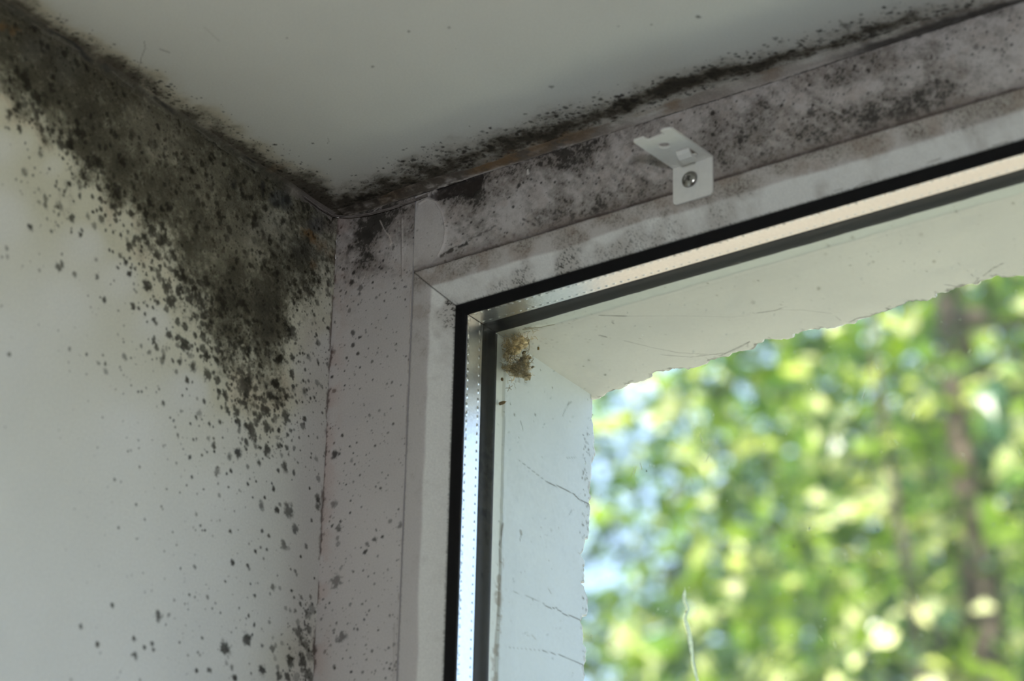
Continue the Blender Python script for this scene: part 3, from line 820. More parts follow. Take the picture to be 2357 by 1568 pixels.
def dirt_colour(s, pts, seed, base, spots=(), nspeck=2500, box=(940, 0, 2357, 640), base_d=0.05):
    u, v, A, B = s.u, s.v, s.A, s.B
    n1 = fbm(A, B, 8, 5, seed)
    n2 = fbm(A, B, 1.9, 4, seed + 20, .7)
    n3 = fbm(A, B, 26, 3, seed + 40)
    # wiped streaks run aslant
    st = fbm((A * .75 - B * .66) * .35, (A * .66 + B * .75) * 1.6, 3.0, 3, seed + 60)
    vis = smooth(320, 285, A) * smooth(-250, -238, B)
    F = 0.86 * idw(pts, u, v, 3.2, 12) * vis
    n4 = fbm(A, B, 0.8, 3, seed + 80, .85)
    s.col = np.tile(base, (len(u), 1)) * (0.94 + 0.12 * n3)[:, None]
    s.mix((0.40, 0.345, 0.325), 0.45 * smooth(.05, .55, F + .3 * (n3 - .5)))
    s.mix((0.42, 0.335, 0.29), 0.28 * smooth(.55, .8, fbm(A, B, 5, 4, seed + 70)) * smooth(.05, .25, F))
    st = fbm(A * .75 - B * .66 + 5 * (n1 - .5), (A * .66 + B * .75) * 2.2 + 7 * (n3 - .5) + 3 * (n1 - .5), 4.0, 4, seed + 60)
    mix_n = 0.28 * n1 + 0.26 * n2 + 0.28 * st + .18 * n4
    s.mix((0.17, 0.148, 0.13), 0.72 * smooth(.78 - F, 1.3 - F, mix_n + .2) * smooth(0.05, 0.3, F))
    s.mix((0.05, 0.046, 0.04), 0.88 * smooth(1.02 - F, 1.2 - F, .20 * n1 + .26 * n2 + .20 * st + .34 * n4 + .02) * smooth(0.05, 0.3, F))
    s.mix((0.025, 0.023, 0.021), 0.85 * smooth(.7, .95, F) * smooth(.25, .6, n2 * .4 + n1 * .3 + n4 * .3))
    dens = lambda a, b: np.clip(base_d + 1.0 * idw(pts, a, b, 3.2, 12) ** 1.3, 0, 1)
    sp = s.from_photo(spots) if spots else []
    sp += scatter(s, int(nspeck * 2.2), box, dens, 0.75, 3.4, seed + 3, .55)
    S = s.spot_field(sp, seed + 9, .9)
    s.mix((0.045, 0.04, 0.036), 0.9 * S)
    return F, n1, n2


JAMB_SPOTS = [(500, 400, 3.92, [(1120, 490, 12), (1230, 895, 18), (1210, 985, 24), (1140, 865, 16), (1300, 1030, 28, .7), (1285, 1085, 16, .8), (1190, 1240, 16, .7), (1220, 1435, 18, .7), (1290, 1475, 14),
                                (1230, 1545, 18, .7), (1380, 545, 40, .8), (1115, 1060, 12), (1430, 1120, 14, .6), (1500, 785, 10), (1260, 560, 40, .6), (1200, 690, 40, .6)]),
              (450, 750, 3.92, [(1265, 1165, 32), (1250, 1055, 12), (1323, 990, 13), (1490, 100, 16, .8), (1420, 60, 20, .6), (1425, 180, 18, .8), (1465, 255, 16), (1485, 377, 8), (1345, 540, 9),
                                (1250, 595, 22, .9), (1410, 1215, 14, .5), (1437, 1248, 8), (1455, 1055, 8), (1390, 1090, 8), (1240, 240, 22), (1235, 460, 14), (1205, 1135, 14)]),
              (100, 700, 2.613, [(1935, 1490, 12), (1945, 1445, 14, .7), (1995, 1415, 14, .9), (2037, 1397, 9), (2085, 1305, 10, .6), (2150, 1330, 16, .7), (2155, 1500, 10, .7)]),
              (400, 1150, 3.752, [(1400, 710, 45, .7), (1450, 1190, 42, .75), (1385, 40, 26, .7), (1440, 190, 16), (1425, 250, 25, .8), (1415, 330, 15, .6), (1410, 385, 22, .5), (1442, 597, 16, .5),
                                  (1305, 1315, 14, .7), (1392, 1460, 9)]),
              (680, 1468, 3.143, [(710, 50, 12, .6), (735, 180, 12, .8), (720, 205, 10, .6), (750, 285, 12, .5), (660, 183, 6), (285, 220, 7)])]

# --- jamb: x 0..35.3 mm, down the left side
xj = np.arange(0, XG + .01, 0.3)
zj = np.concatenate([-np.geomspace(1400, 246, 8), np.arange(-244.8, 0.1, 0.33)])
jb = Surf(xj, zj, lambda A, B: np.stack([A * MM, A * 0, B * MM], -1), lambda u, v: tuple(on(u, v, 1, 0.0)[[0, 2]] * 1000))
_, n1, n2 = dirt_colour(jb, F_JAMB, 101, np.array((0.60, 0.565, 0.555)), JAMB_SPOTS, 2600, (735, 480, 960, 1568), .17)
jb.mix((0.50, 0.36, 0.32), 0.4 * smooth(9, 0, jb.A) * smooth(.3, .7, n1))
jb.mix((0.10, 0.07, 0.06), 0.85 * smooth(1.1, 0.0, jb.A + (n2 - .5) * 1.5) * smooth(.35, .6, n1))
EDGE = [(946, 655), (944, 760), (938, 900), (934, 1000), (930, 1100), (927, 1200), (921, 1300), (914, 1450), (908, 1568)]
jb.mix((0.20, 0.15, 0.13), 0.4 * jb.stroke(EDGE, 1.4, 1, 1.5) * smooth(.35, .6, n1))
jb.mix((0.78, 0.70, 0.66), 0.6 * jb.stroke([(951, 645), (947, 680), (944, 740)], 2.5))
for pts, w, k, rgb in (([(924, 505), (925, 560), (924, 640)], 1.6, .6, (.25, .21, .19)), ([(927, 505), (928, 560), (927, 615)], 2.0, .4, (.70, .65, .62)),
                       ([(875, 508), (885, 530), (897, 545), (902, 560), (898, 566)], 1.8, .75, (.74, .67, .62)), ([(858, 490), (870, 480), (888, 470)], 1.6, .5, (.7, .63, .6)),
                       ([(843, 625), (838, 640), (830, 655)], 1.5, .5, (.72, .66, .64)), ([(908, 540), (907, 552)], 1.5, .4, (.7, .64, .62)),
                       ([(908, 1435), (905, 1568)], 3, .3, (.3, .26, .24)), ([(800, 560), (780, 700)], 2, .2, (.7, .6, .58)), ([(942, 940), (935, 1010), (930, 1100)], 1.6, .4, (.7, .66, .64))):
    jb.mix(rgb, k * jb.stroke(pts, w, 1, .8))
# smooth relief of the smeared filler near the top
up = smooth(.3, .7, fbm(jb.A, jb.B, 6, 3, 171)) * 0.25e-3 * smooth(-45, -20, jb.B)
ridge = jb.stroke([(926, 500), (926, 560), (925, 620)], 3.0) + jb.stroke([(875, 508), (897, 545), (902, 560), (898, 566)], 2.2) + jb.stroke([(951, 645), (947, 680), (944, 740)], 3)
jb.P[:, 1] -= (up + 0.16e-3 * np.clip(ridge, 0, 1)) * smooth(0.0, 1.0, jb.A)
g = Mesh()
g.grid(jb.P, *jb.shape, jb.col, flip=False)
g.box((0, 0.0007, -WH), ((XG - .5) * MM, 0.062, 0), WHITE_F)
g.build('frame_jamb', M_FRAME, win)

# --- head: x 35.3..1464 mm, z 0..-31.35
xh = np.concatenate([np.arange(XG + .15, 300, 0.3), np.geomspace(302, (W * 1000 - XG), 10)])
zh = np.arange(-ZG, 0.05, 0.3)
hd = Surf(xh, zh, lambda A, B: np.stack([A * MM, A * 0, B * MM], -1), lambda u, v: tuple(on(u, v, 1, 0.0)[[0, 2]] * 1000))
HEAD_SPOTS = [(900, 200, 3.92, [(1105, 1085, 12), (1070, 1000, 9), (930, 1130, 9), (725, 1225, 9), (480, 1240, 9), (245, 1300, 10, .7), (1310, 850, 8), (1355, 865, 8), (1195, 865, 9), (1880, 820, 10), (1910, 740, 9),
                                (1480, 860, 9), (660, 960, 60, .7), (720, 960, 60, .8), (600, 930, 50, .8), (440, 985, 40, .8), (780, 900, 50, .8), (700, 1000, 35, .7), (1350, 690, 20), (1160, 890, 16), (1840, 500, 20)]),
              (1300, 200, 3.92, [(1960, 165, 14), (1880, 860, 8), (1520, 370, 14), (1340, 435, 14), (1335, 240, 18), (1720, 370, 14), (1590, 490, 20), (1400, 580, 14), (2240, 170, 12), (2230, 250, 25, .7)]),
              (1757, 0, 3.92, [(415, 770, 14), (165, 955, 12), (830, 600, 14), (1190, 590, 12), (520, 935, 14), (455, 940, 14), (430, 1000, 25, .7), (550, 1040, 14), (1300, 900, 30, .6), (1500, 830, 25, .7), (1590, 740, 20, .7),
                               (1780, 650, 16, .7), (1280, 1080, 26, .8), (2190, 350, 14), (2240, 640, 14, .7), (1920, 430, 22, .6)])]
_, n1, n2 = dirt_colour(hd, F_HEAD, 131, WHITE_F, HEAD_SPOTS, 6500, (945, 0, 2357, 640))
for pts, w, k, rgb in (([(1016, 590), (1040, 575), (1075, 560)], 6, .9, (.03, .028, .024)), ([(1075, 555), (1115, 535), (1140, 520)], 4, .6, (.06, .055, .05)), ([(1205, 505), (1235, 520)], 3.5, .75, (.05, .045, .04)),
                       ([(1225, 488), (1250, 505)], 3.5, .6, (.06, .05, .045)), ([(1374, 378), (1380, 355)], 2.5, .85, (.04, .035, .03)), ([(1385, 345), (1400, 310)], 2.5, .7, (.04, .035, .03)), ([(1432, 425), (1447, 375)], 2.6, .6, (.07, .06, .05)),
                       ([(1190, 440), (1198, 415)], 3, .6, (.05, .045, .04)), ([(1372, 460), (1360, 500)], 4, .3, (.1, .09, .08)), ([(1780, 205), (1778, 225)], 3, .6, (.07, .06, .055)),
                       ([(1930, 195), (1950, 170)], 2.2, .5, (.09, .08, .07)), ([(1945, 220), (1962, 200)], 2.2, .5, (.09, .08, .07)), ([(1866, 225), (1940, 265)], 3.5, .5, (.62, .59, .57)), ([(1850, 232), (1900, 245)], 2.2, .5, (.6, .57, .55)),
                       ([(2070, 247), (2110, 215)], 5, .7, (.05, .046, .04)), ([(2080, 275), (2110, 245)], 4, .6, (.06, .055, .045)), ([(1420, 395), (1432, 380), (1425, 372)], 1.6, .5, (.68, .64, .62)), ([(1400, 450), (1408, 430)], 1.6, .55, (.7, .66, .64)),
                       ([(1632, 240), (1635, 300), (1632, 330)], 2, .4, (.15, .13, .12)), ([(1640, 300), (1660, 320)], 2, .3, (.15, .13, .12)), ([(1215, 400), (1214, 392)], 3, .9, (.8, .77, .74))):
    gap_ = 1.0 if rgb[0] > .3 else smooth(.32, .58, fbm(hd.A, hd.B, 1.3, 3, 171, .8))
    hd.mix(rgb, k * hd.stroke(pts, w, 1, 3.5) * gap_)
# missing filler: a dark hollow under the ceiling line
hole_px = [(985, 452), (1010, 432), (1060, 412), (1115, 402), (1108, 425), (1085, 455), (1060, 440), (1030, 455), (1010, 462)]


def inside_poly(u, v, poly):
    r = np.zeros(u.shape, bool)
    p = np.array(poly, float)
    for (x0, y0), (x1, y1) in zip(p, np.roll(p, -1, 0)):
        c = ((y0 > v) != (y1 > v)) & (u < (x1 - x0) * (v - y0) / (y1 - y0 + 1e-9) + x0)
        r ^= c
    return r


ju = hd.u + (n2 - .5) * 14
jv = hd.v + (n1 - .5) * 10
hole = inside_poly(ju, jv, hole_px)
hd.mix((0.045, 0.036, 0.032), np.where(hole, .9, 0) * (0.75 + 0.25 * n2))
# crevice dirt along the groove to the glazing bead and along the ceiling line
hd.mix((0.06, 0.042, 0.036), 0.94 * smooth(-ZG + 1.1, -ZG + .15, hd.B + (n2 - .5) * .9) * (0.5 + .5 * smooth(.3, .55, n1)))
hd.mix((0.22, 0.18, 0.16), 0.5 * smooth(-ZG + 5, -ZG + .5, hd.B + (n1 - .5) * 4))
hd.mix((0.045, 0.04, 0.04), 0.9 * smooth(-1.7, -0.5, hd.B + (n2 - .5) * 1.6) * (.3 + .7 * smooth(.3, .55, fbm(hd.A, hd.B, 14, 3, 77))))
blob_px = [(946, 612), (947, 540), (953, 500), (965, 470), (985, 458), (1005, 466), (1020, 490), (1028, 530), (1024, 560), (1010, 590), (990, 608)]
ring = hd.stroke(blob_px[3:10], 3.0, 1, 1.2)
inb = inside_poly(hd.u, hd.v, blob_px)
hd.mix((0.64, 0.60, 0.58), np.where(inb, .35, 0))
hd.mix((0.74, 0.68, 0.65), 0.35 * ring)
hd.P[:, 1] -= 0.45e-3 * ring + np.where(inb, 0.25e-3, 0) + 0.18e-3 * fbm(hd.A, hd.B, 5, 4, 178)
hd.P[:, 1] += np.where(hole, 1.1e-3, 0)
hd.P[:, 1] += 0.0008 * smooth(-ZG + .7, -ZG, hd.B)
g = Mesh()
g.grid(hd.P, *hd.shape, hd.col, flip=False)
g.box((XG * MM, 0.0013, -(ZG - .5) * MM), (W - XG * MM, 0.062, 0), WHITE_F)
g.build('frame_head', M_FRAME, win)
# the far jamb and the bottom rail of the same frame
g = Mesh()
g.box((W - XG * MM, 0, -WH), (W, 0.062, 0), WHITE_F)
g.build('frame_jamb', M_FRAME, win)
g = Mesh()
g.box((XG * MM, 0, -WH), (W - XG * MM, 0.062, -WH + ZG * MM), WHITE_F)
g.build('frame_sill', M_FRAME, win)

# --- mitred pieces around the glass
SIDES = {'head': 0, 'jamb': 1, 'far_jamb': 2, 'sill': 3}


def piece(side, prof, t_list, noisy=None):
    """prof: (w, y) in mm, w measured from the frame inwards; returns points (len(t) x len(prof)) of a mitred bar"""
    w = np.array([p[0] for p in prof]) * MM
    y = np.array([p[1] for p in prof]) * MM
    x0, x1, z0, z1 = XG * MM, W - XG * MM, -ZG * MM, -(WH - ZG * MM)
    t = np.asarray(t_list)
    out = np.zeros((len(t), len(prof), 3))
    for k in range(len(prof)):
        if side in ('head', 'sill'):
            a, b = x0 + w[k], x1 - w[k]
            out[:, k, 0] = np.clip(t, a, b)
            out[:, k, 2] = (z0 - w[k]) if side == 'head' else (z1 + w[k])
        else:
            a, b = z0 - w[k], z1 + w[k]
            out[:, k, 2] = np.clip(t, b, a)
            out[:, k, 0] = (x0 + w[k]) if side == 'jamb' else (x1 - w[k])
        out[:, k, 1] = y[k]
    return out


T_HEAD = np.concatenate([np.arange(XG, 300, 0.26), np.geomspace(304, W * 1000 - XG, 14)]) * MM
T_JAMB = -np.concatenate([np.arange(ZG, 245, 0.26), np.geomspace(248, WH * 1000 - ZG, 14)]) * MM
T_LONG = {'head': T_HEAD, 'jamb': T_JAMB, 'far_jamb': np.array([-ZG, -300, -WH * 1000 + ZG]) * MM, 'sill': np.array([XG, 700, W * 1000 - XG]) * MM}


def clip_mitre(side, prof, t):
    P = piece(side, prof, t)
    return P


BEAD = [(0, .5), (0.15, .15), (0.35, .02), (1.2, 0), (2.2, 0), (3.2, 0), (4.2, .02), (5.2, .04), (6.2, .08), (6.9, .18), (7.5, .38), (8.1, .7), (8.7, 1.08), (9.4, 1.54), (10.1, 2.0), (10.8, 2.5),
        (11.5, 2.98), (12.2, 3.46), (12.8, 3.9), (13.4, 4.3), (14.0, 4.72), (14.5, 5.1), (14.85, 5.5), (15.0, 5.9), (15.0, 7.2)]


def dense(prof, n):
    p = np.array(prof, float)
    s = np.concatenate([[0], np.cumsum(np.hypot(*np.diff(p, axis=0).T))])
    q = np.linspace(0, s[-1], n)
    return list(zip(np.interp(q, s, p[:, 0]), np.interp(q, s, p[:, 1])))


BD = dense(BEAD, 74)
SPECK_TOP = [(1052, 690, .3), (1090, 680, .35), (1150, 660, .45), (1200, 640, .5), (1300, 610, .5), (1400, 575, .45), (1450, 560, .45), (1550, 530, .45), (1650, 500, .4), (1720, 485, .25), (1850, 450, .1), (1900, 425, .3), (1990, 405, .08),
             (2300, 330, .15), (1060, 660, .1), (1150, 620, .05), (1250, 590, .05), (1400, 540, .04), (1600, 490, .02), (1800, 430, 0), (2100, 350, 0), (2357, 290, 0),
             (1000, 630, .35), (1050, 620, .4), (1100, 600, .45), (1150, 585, .3), (1200, 560, .45), (1300, 530, .4), (1400, 500, .45), (1500, 480, .4), (1600, 460, .4), (1700, 420, .42), (1800, 390, .42), (1900, 350, .45), (2000, 330, .45),
             (2100, 290, .5), (2200, 260, .5), (2300, 235, .45), (2357, 220, .45)]
SPECK_SIDE = [(1040, 700, .7), (1035, 740, .5), (1020, 720, .35), (1010, 690, .15), (1010, 760, .3), (1020, 800, .2), (1035, 850, .2), (1030, 1000, .1), (1010, 900, .12), (1000, 800, .1), (1025, 1100, .06), (1015, 1300, .04), (1010, 1500, .03),
              (960, 650, .3), (975, 700, .25), (970, 760, .15), (985, 800, .1), (960, 900, .05), (950, 1100, .04), (940, 1300, .03), (930, 1500, .03)]
for side in ('head', 'jamb', 'far_jamb', 'sill'):
    P = piece(side, BD, T_LONG[side])
    sh = P.shape[:2]
    P = P.reshape(-1, 3)
    wv = np.tile(np.array([p[0] for p in BD]), sh[0])
    along = np.repeat(T_LONG[side], sh[1]) * 1000
    col = np.tile(np.array((0.84, 0.84, 0.81)), (len(P), 1))
    u, v = photo_uv(P)
    n1 = fbm(along, wv, 7, 4, 301 + SIDES[side])
    n2 = fbm(along, wv, 0.55, 2, 311 + SIDES[side], .9)
    n3 = fbm(along, wv, 25, 3, 321)
    lim = 7.6 + (n3 - .5) * 1.2
    flat = smooth(lim + .5, lim - .5, wv)

    def mix(rgb, k):
        global col
        k = np.clip(k, 0, 1)[:, None]
        col = col * (1 - k) + np.array(rgb) * k
    mix((0.56, 0.525, 0.505) if side != 'jamb' else (0.57, 0.535, 0.525), 0.9 * flat)  # flat face dirtier; slope left pale, its stronger light put into the colour
    if side in ('head', 'jamb'):
        F = idw(SPECK_TOP if side == 'head' else SPECK_SIDE, u, v, 3.4, 9)
        mix((0.34, 0.30, 0.26), 0.5 * smooth(.1, .6, F + .5 * (n1 - .5)))
        mix((0.24, 0.205, 0.175), 0.6 * flat * smooth(.2, .7, F + .35 * (n1 - .5) + .5 * (n2 - .5)))
        F = F * .86
        cov = smooth(1.0 - F, 1.0 - F + 0.3, 0.35 * n1 + 0.65 * n2 - .05) * smooth(.03, .15, F)
        mix((0.085, 0.075, 0.055), 0.8 * cov)
        mix((0.33, 0.25, 0.20), 0.4 * flat * smooth(.42, .8, fbm(along, wv, 6, 4, 340)) * smooth(.05, .3, F))
        mix((0.035, 0.033, 0.028), 0.8 * smooth(.62, .8, n2 * .8 + F * .35) * smooth(.25, .5, F) * (1 - .6 * flat))
        for pts, w_ in (([(1965, 434), (1985, 422), (2007, 416)], 2.0), ([(1920, 440), (1940, 434)], 2.0), ([(2135, 375), (2165, 365)], 2.0), ([(2285, 336), (2320, 326)], 2.2)) if side == 'head' else ():
            d = np.full(len(P), 1e9)
            for (p, q) in zip(pts[:-1], pts[1:]):
                e = np.array(q, float) - p
                t = np.clip(((u - p[0]) * e[0] + (v - p[1]) * e[1]) / (e @ e), 0, 1)
                d = np.minimum(d, np.hypot(u - p[0] - t * e[0], v - p[1] - t * e[1]))
            mix((.2, .18, .14), .6 * smooth(w_, .5, d))
    # dirt in the groove, black dust against the rubber, dark mitre joint
    mix((0.075, 0.056, 0.048), (.4 if side == 'jamb' else .9) * smooth(.8, .2, wv + (n2 - .5) * .5))
    mix((0.06, 0.055, 0.045), 0.6 * smooth(14.4, 15.0, wv + (n2 - .5) * .4))
    if side == 'head':
        mit = np.abs(along - XG - wv)
    else:
        mit = np.abs(-along - ZG - wv)
    if side in ('head', 'jamb'):
        mix((0.05, 0.045, 0.035), 0.75 * smooth(.55, .1, mit))
        mix((0.10, 0.09, 0.08), 0.5 * smooth(3.5, .2, mit) * smooth(10, 14.5, wv) * n2)
    g = Mesh()
    g.grid(P, *sh, col, flip=(side in ('jamb', 'sill')))
    g.build('glazing_bead', M_FRAME, win)

# rubber gasket lips against the inner pane
for side in ('head', 'jamb', 'far_jamb', 'sill'):
    prof = [(14.6, 7.6), (15.0, 5.5), (15.6, 5.15), (17.5, 5.2), (19.3, 5.25), (19.75, 5.45), (19.7, 5.9)]
    P = piece(side, prof, T_LONG[side][::6] if len(T_LONG[side]) > 5 else T_LONG[side])
    g = Mesh()
    g.grid(P.reshape(-1, 3), *P.shape[:2], (0.007, 0.007, 0.0075), flip=(side in ('jamb', 'sill')))
    g.build('gasket', M_RUBBER, win)

# panes
x0, x1, z0, z1 = XG * MM, W - XG * MM, -ZG * MM, -(WH - ZG * MM)
ins = 10 * MM
for (ya, yb, mt, nm) in ((0.0054, 0.0094, M_GLASS, 'glass_pane'), (0.0182, 0.0222, M_GLASS_DUSTY, 'glass_pane')):
    g = Mesh()
    for yy, fl in ((ya, False), (yb, True)):
        g.add([(x0 + ins, yy, z1 + ins), (x1 - ins, yy, z1 + ins), (x1 - ins, yy, z0 - ins), (x0 + ins, yy, z0 - ins)], [(0, 1, 2, 3)] if not fl else [(3, 2, 1, 0)], (1, 1, 1))
    pane = g.build(nm, mt, win, smooth_shade=False)
pane['label'] = 'outer pane, hazy with dust specks'

# aluminium spacer bars with two rows of pinprick perforations, between the panes
YS0, YS1 = 9.4, 18.2
for side in ('head', 'jamb', 'far_jamb', 'sill'):
    fine = side in ('head', 'jamb')
    ys = np.linspace(YS0, YS1, 45 if fine else 3)
    prof = [(17.5, yy) for yy in ys]
    T = T_LONG[side]
    if fine:
        a0 = XG if side == 'head' else ZG
        sgn = 1 if side == 'head' else -1
        T = sgn * np.concatenate([np.arange(a0 + 17.4, 300 if side == 'head' else 245, 0.22), np.geomspace(304, (W if side == 'head' else WH) * 1000 - a0 - 17, 10)]) * MM
    P = piece(side, prof, T)
    sh = P.shape[:2]
    P = P.reshape(-1, 3)
    col = np.tile(np.array((0.80, 0.80, 0.78)), (len(P), 1))
    if fine:
        al = np.abs(np.repeat(T, sh[1]) * 1000)
        yy = np.tile(ys, sh[0])
        pitch = 3.0 if side == 'head' else 3.25
        hgt = np.zeros(len(P))
        dk = np.zeros(len(P))
        for row in (YS0 + 0.9, YS1 - 1.5):
            ph = (al / pitch + (0.3 if row > 12 else 0)) % 1 - .5
            d = np.hypot(ph * pitch / 0.62, (yy - row) / 0.34)
            hgt += smooth(1.5, .4, d)
            dk = np.maximum(dk, (.8 if row > 12 else .6) * smooth(1.0, .35, np.hypot((ph * pitch + .12) / .52, (yy - row) / .2)))
        P[:, 2 if side == 'head' else 0] += (1 if side == 'jamb' else -1) * hgt * 0.2e-3
        k = dk[:, None] * .8
        col = col * (1 - k) + np.array((.02, .02, .018)) * k
        n2 = fbm(al, yy, 1.2, 3, 411)
        mit = np.abs(al - (XG if side == 'head' else ZG) - 17.5)
        k = (.85 * smooth(.3, .1, mit))[:, None]
        col = col * (1 - k) + np.array((.03, .03, .025)) * k
        k = (0.6 * smooth(.68, .8, n2) * smooth(YS0 + 2.0, YS0 + .2, yy))[:, None]
        col = col * (1 - k) + np.array((.10, .09, .06)) * k
    g = Mesh()
    g.grid(P, *sh, col, flip=(side in ('jamb', 'sill')))
    g.build('spacer_bar', M_ALU, win)

# outer gasket: the black seal behind the spacer, and its lip outside the second pane
OG = {'head': 19.0, 'jamb': 19.6, 'far_jamb': 19.6, 'sill': 19.0}
for side in ('head', 'jamb', 'far_jamb', 'sill'):
    prof = [(17.3, 18.1), (17.55, 18.3), (17.6, 20), (17.7, 22.1), (18.2, 22.4), (OG[side] - .3, 23.0), (OG[side], 23.7), (OG[side] - .2, 24.6), (17.0, 25.0)]
    P = piece(side, prof, T_LONG[side][::4] if len(T_LONG[side]) > 5 else T_LONG[side])
    g = Mesh()
    g.grid(P.reshape(-1, 3), *P.shape[:2], (0.006, 0.0063, 0.006), flip=(side in ('jamb', 'sill')))
    g.build('gasket', M_RUBBER, win)

# specks of dirt on the outside of the outer pane
gg = np.random.default_rng(77)
g = Mesh()
for k in range(230):
    uu, vv = gg.uniform(1345, 2357), gg.uniform(640, 1568)
    if vv < 940 - .28 * (uu - 1345):
        continue
    p = on(uu, vv, 1, 0.0224)
    r = gg.uniform(.10, .22) * (2.0 if gg.random() < .08 else 1)
    c = (.05, .05, .04) if gg.random() < .45 else (.75, .78, .66)
    g.blob(p, np.array((r * gg.uniform(.6, 1.2), .07, r * gg.uniform(.6, 1.6))) * MM, c, k, 7, 5, .4)
for k in range(16):
    uu, vv = gg.uniform(1380, 2357), gg.uniform(760, 1560)
    if vv < 960 - .28 * (uu - 1345):
        continue
    L = gg.uniform(8, 26)
    an = gg.uniform(.9, 2.2)
    g.tube([on(uu + math.cos(an) * L * s_, vv + math.sin(an) * L * s_, 1, .0224) for s_ in np.linspace(0, 1, 5)], np.array((.03, .1, .13, .1, .03)) * MM, (.8, .84, .72), 5)
gr = g.build('grime', M_WEB_T, win)
gr['label'] = 'tiny specks and smears of dirt on the outer pane'
gr['kind'] = 'stuff'

# dried drip running down the outside of the outer pane
pts = [on(uu, vv, 1, 0.0226) for uu, vv in ((1574, 1352), (1578, 1386), (1583.5, 1400), (1575, 1420), (1582.6, 1441), (1588, 1473), (1592, 1500), (1597, 1532), (1604, 1568), (1612, 1610))]
pts = np.array(pts)
tt = np.linspace(0, 1, len(pts))
t2 = np.linspace(0, 1, 60)
fine_pts = np.stack([np.interp(t2, tt, pts[:, k]) for k in range(3)], -1)
fine_pts[:, 0] += (fbm(t2 * 60, t2 * 0, 5, 3, 5) - .5) * 0.6e-3
g = Mesh()
wd = (0.35 + 0.45 * fbm(t2 * 60, t2 * 0, 9, 3, 6)) * 1e-3 * smooth(0, .06, t2)
L_ = fine_pts.copy()
ring = []
for k, th in enumerate(np.linspace(0, math.pi, 5)):
    q = fine_pts.copy()
    q[:, 0] += np.cos(th) * wd
    q[:, 1] += np.sin(th) * 0.25e-3
    ring.append(q)
g.grid(np.stack(ring, 1).reshape(-1, 3), 60, 5, (0.72, 0.80, 0.55))
g.build('dried_drip', M_WEB_T, win)['label'] = 'pale greenish dried drip on the outer pane'

def mixc(col, rgb, k):
    k = np.clip(k, 0, 1)[:, None]
    return col * (1 - k) + np.array(rgb) * k


# ------------------------------------------------------------------ caulk and filler at the joints
# ceiling / window joint
xa = np.concatenate([np.arange(4, 300, 0.45), np.geomspace(303, W * 1000, 8)])
sa = np.linspace(0, 1, 22)
A, Bs = np.meshgrid(xa, sa, indexing='ij')
A, Bs = A.ravel(), Bs.ravel()
n1 = fbm(A, Bs * 9, 9, 4, 501)
n2 = fbm(A, Bs * 9, 2.2, 4, 511)
n3 = fbm(A, Bs * 0, 22, 3, 521)
Rc = 4.2 + 2.6 * n3
prot = (0.12 + 0.32 * n1) * np.sin(np.pi * np.clip(Bs, 0, 1)) ** .8 + .10 * (n2 - .5) * np.sin(np.pi * Bs)
yv = -Rc * (1 - Bs) ** 1.6 - prot * .35 * Bs - .22 * smooth(.5, .9, Bs)
zv = -(1.0 + .5 * n3) * Bs ** 1.6 - prot * .9 * (1 - .3 * Bs)
zv[Bs == 0] = 0.3
P = np.stack([A, yv, zv], -1) * MM
u, v = photo_uv(P)
F = ceil_field(u, v)


cs = Surf.__new__(Surf)
cs.u, cs.v, cs.A, cs.B = u, v, A, yv
ceil_colour(cs, with_spots=False)
blend = smooth(.12, .5, Bs + .3 * (n1 - .5))[:, None]
col = cs.col * (1 - blend) + np.array((0.50, 0.465, 0.44)) * blend
col = mixc(col, (0.33, 0.29, 0.26), .8 * smooth(.2, .8, n1) * smooth(2100, 1500, u))
col = mixc(col, (0.2, 0.175, 0.15), .85 * smooth(.1, .5, F) * smooth(.3, .7, n1 * .5 + n2 * .5))
col = mixc(col, (0.12, 0.10, 0.08), .75 * smooth(1480, 1250, u) * smooth(.25, .6, n2 * .5 + n1 * .5) * smooth(1, .6, Bs))
for (pu, pv, ru, k) in ((1160, 372, 60, .9), (1100, 395, 45, .7), (1250, 340, 50, .6), (1330, 312, 50, .6), (1550, 240, 26, .5), (1775, 172, 30, .4), (905, 468, 40, .35)):
    col = mixc(col, (0.24, 0.15, 0.075), .85 * k * smooth(1.1, .2, np.abs(u - pu) / ru + (n2 - .5) * .9) * smooth(1, .4, Bs))
col = mixc(col, (0.05, 0.046, 0.042), .9 * smooth(.80, .98, Bs + (n2 - .5) * .25) * (.35 + .65 * smooth(.3, .6, n3)))
col = mixc(col, (0.05, 0.044, 0.036), .8 * smooth(.45, .85, F) * smooth(.35, .65, n2))
col = mixc(col, (0.055, 0.05, 0.047), .88 * smooth(1880, 2020, u) * smooth(.25, .6, Bs + (n1 - .5) * .5))
g = Mesh()
g.grid(P, len(xa), len(sa), col, flip=True)
tag(g.build('trim_1', M_CAULK), 'lumpy stained caulk line between ceiling and window frame', 'caulk', kind='structure')

# ceiling / left wall joint and the corner itself: a troweled fillet
ya_ = np.concatenate([-np.geomspace(3600, 216, 8), np.arange(-214, -3, 0.45)])
A, Bs = np.meshgrid(ya_, sa, indexing='ij')
A, Bs = A.ravel(), Bs.ravel()
n1 = fbm(A, Bs * 7, 9, 4, 601)
n2 = fbm(A, Bs * 7, 2.0, 4, 611)
n3 = fbm(A, Bs * 0, 25, 3, 621)
Rf = 1.6 + 1.4 * n3
th = Bs * math.pi / 2
xv = Rf * (1 - np.sin(th)) + .22 * (n2 - .5) * np.sin(2 * th) + .06 * np.sin(2 * th)
zv = -Rf * 1.3 * (1 - np.cos(th)) + .3 * (n1 - .5) * np.sin(2 * th)
xv = np.where(Bs == 1, -.2, xv)
zv = np.where(Bs == 0, .25, zv)
P = np.stack([xv, A, zv], -1) * MM
fil = Surf.__new__(Surf)
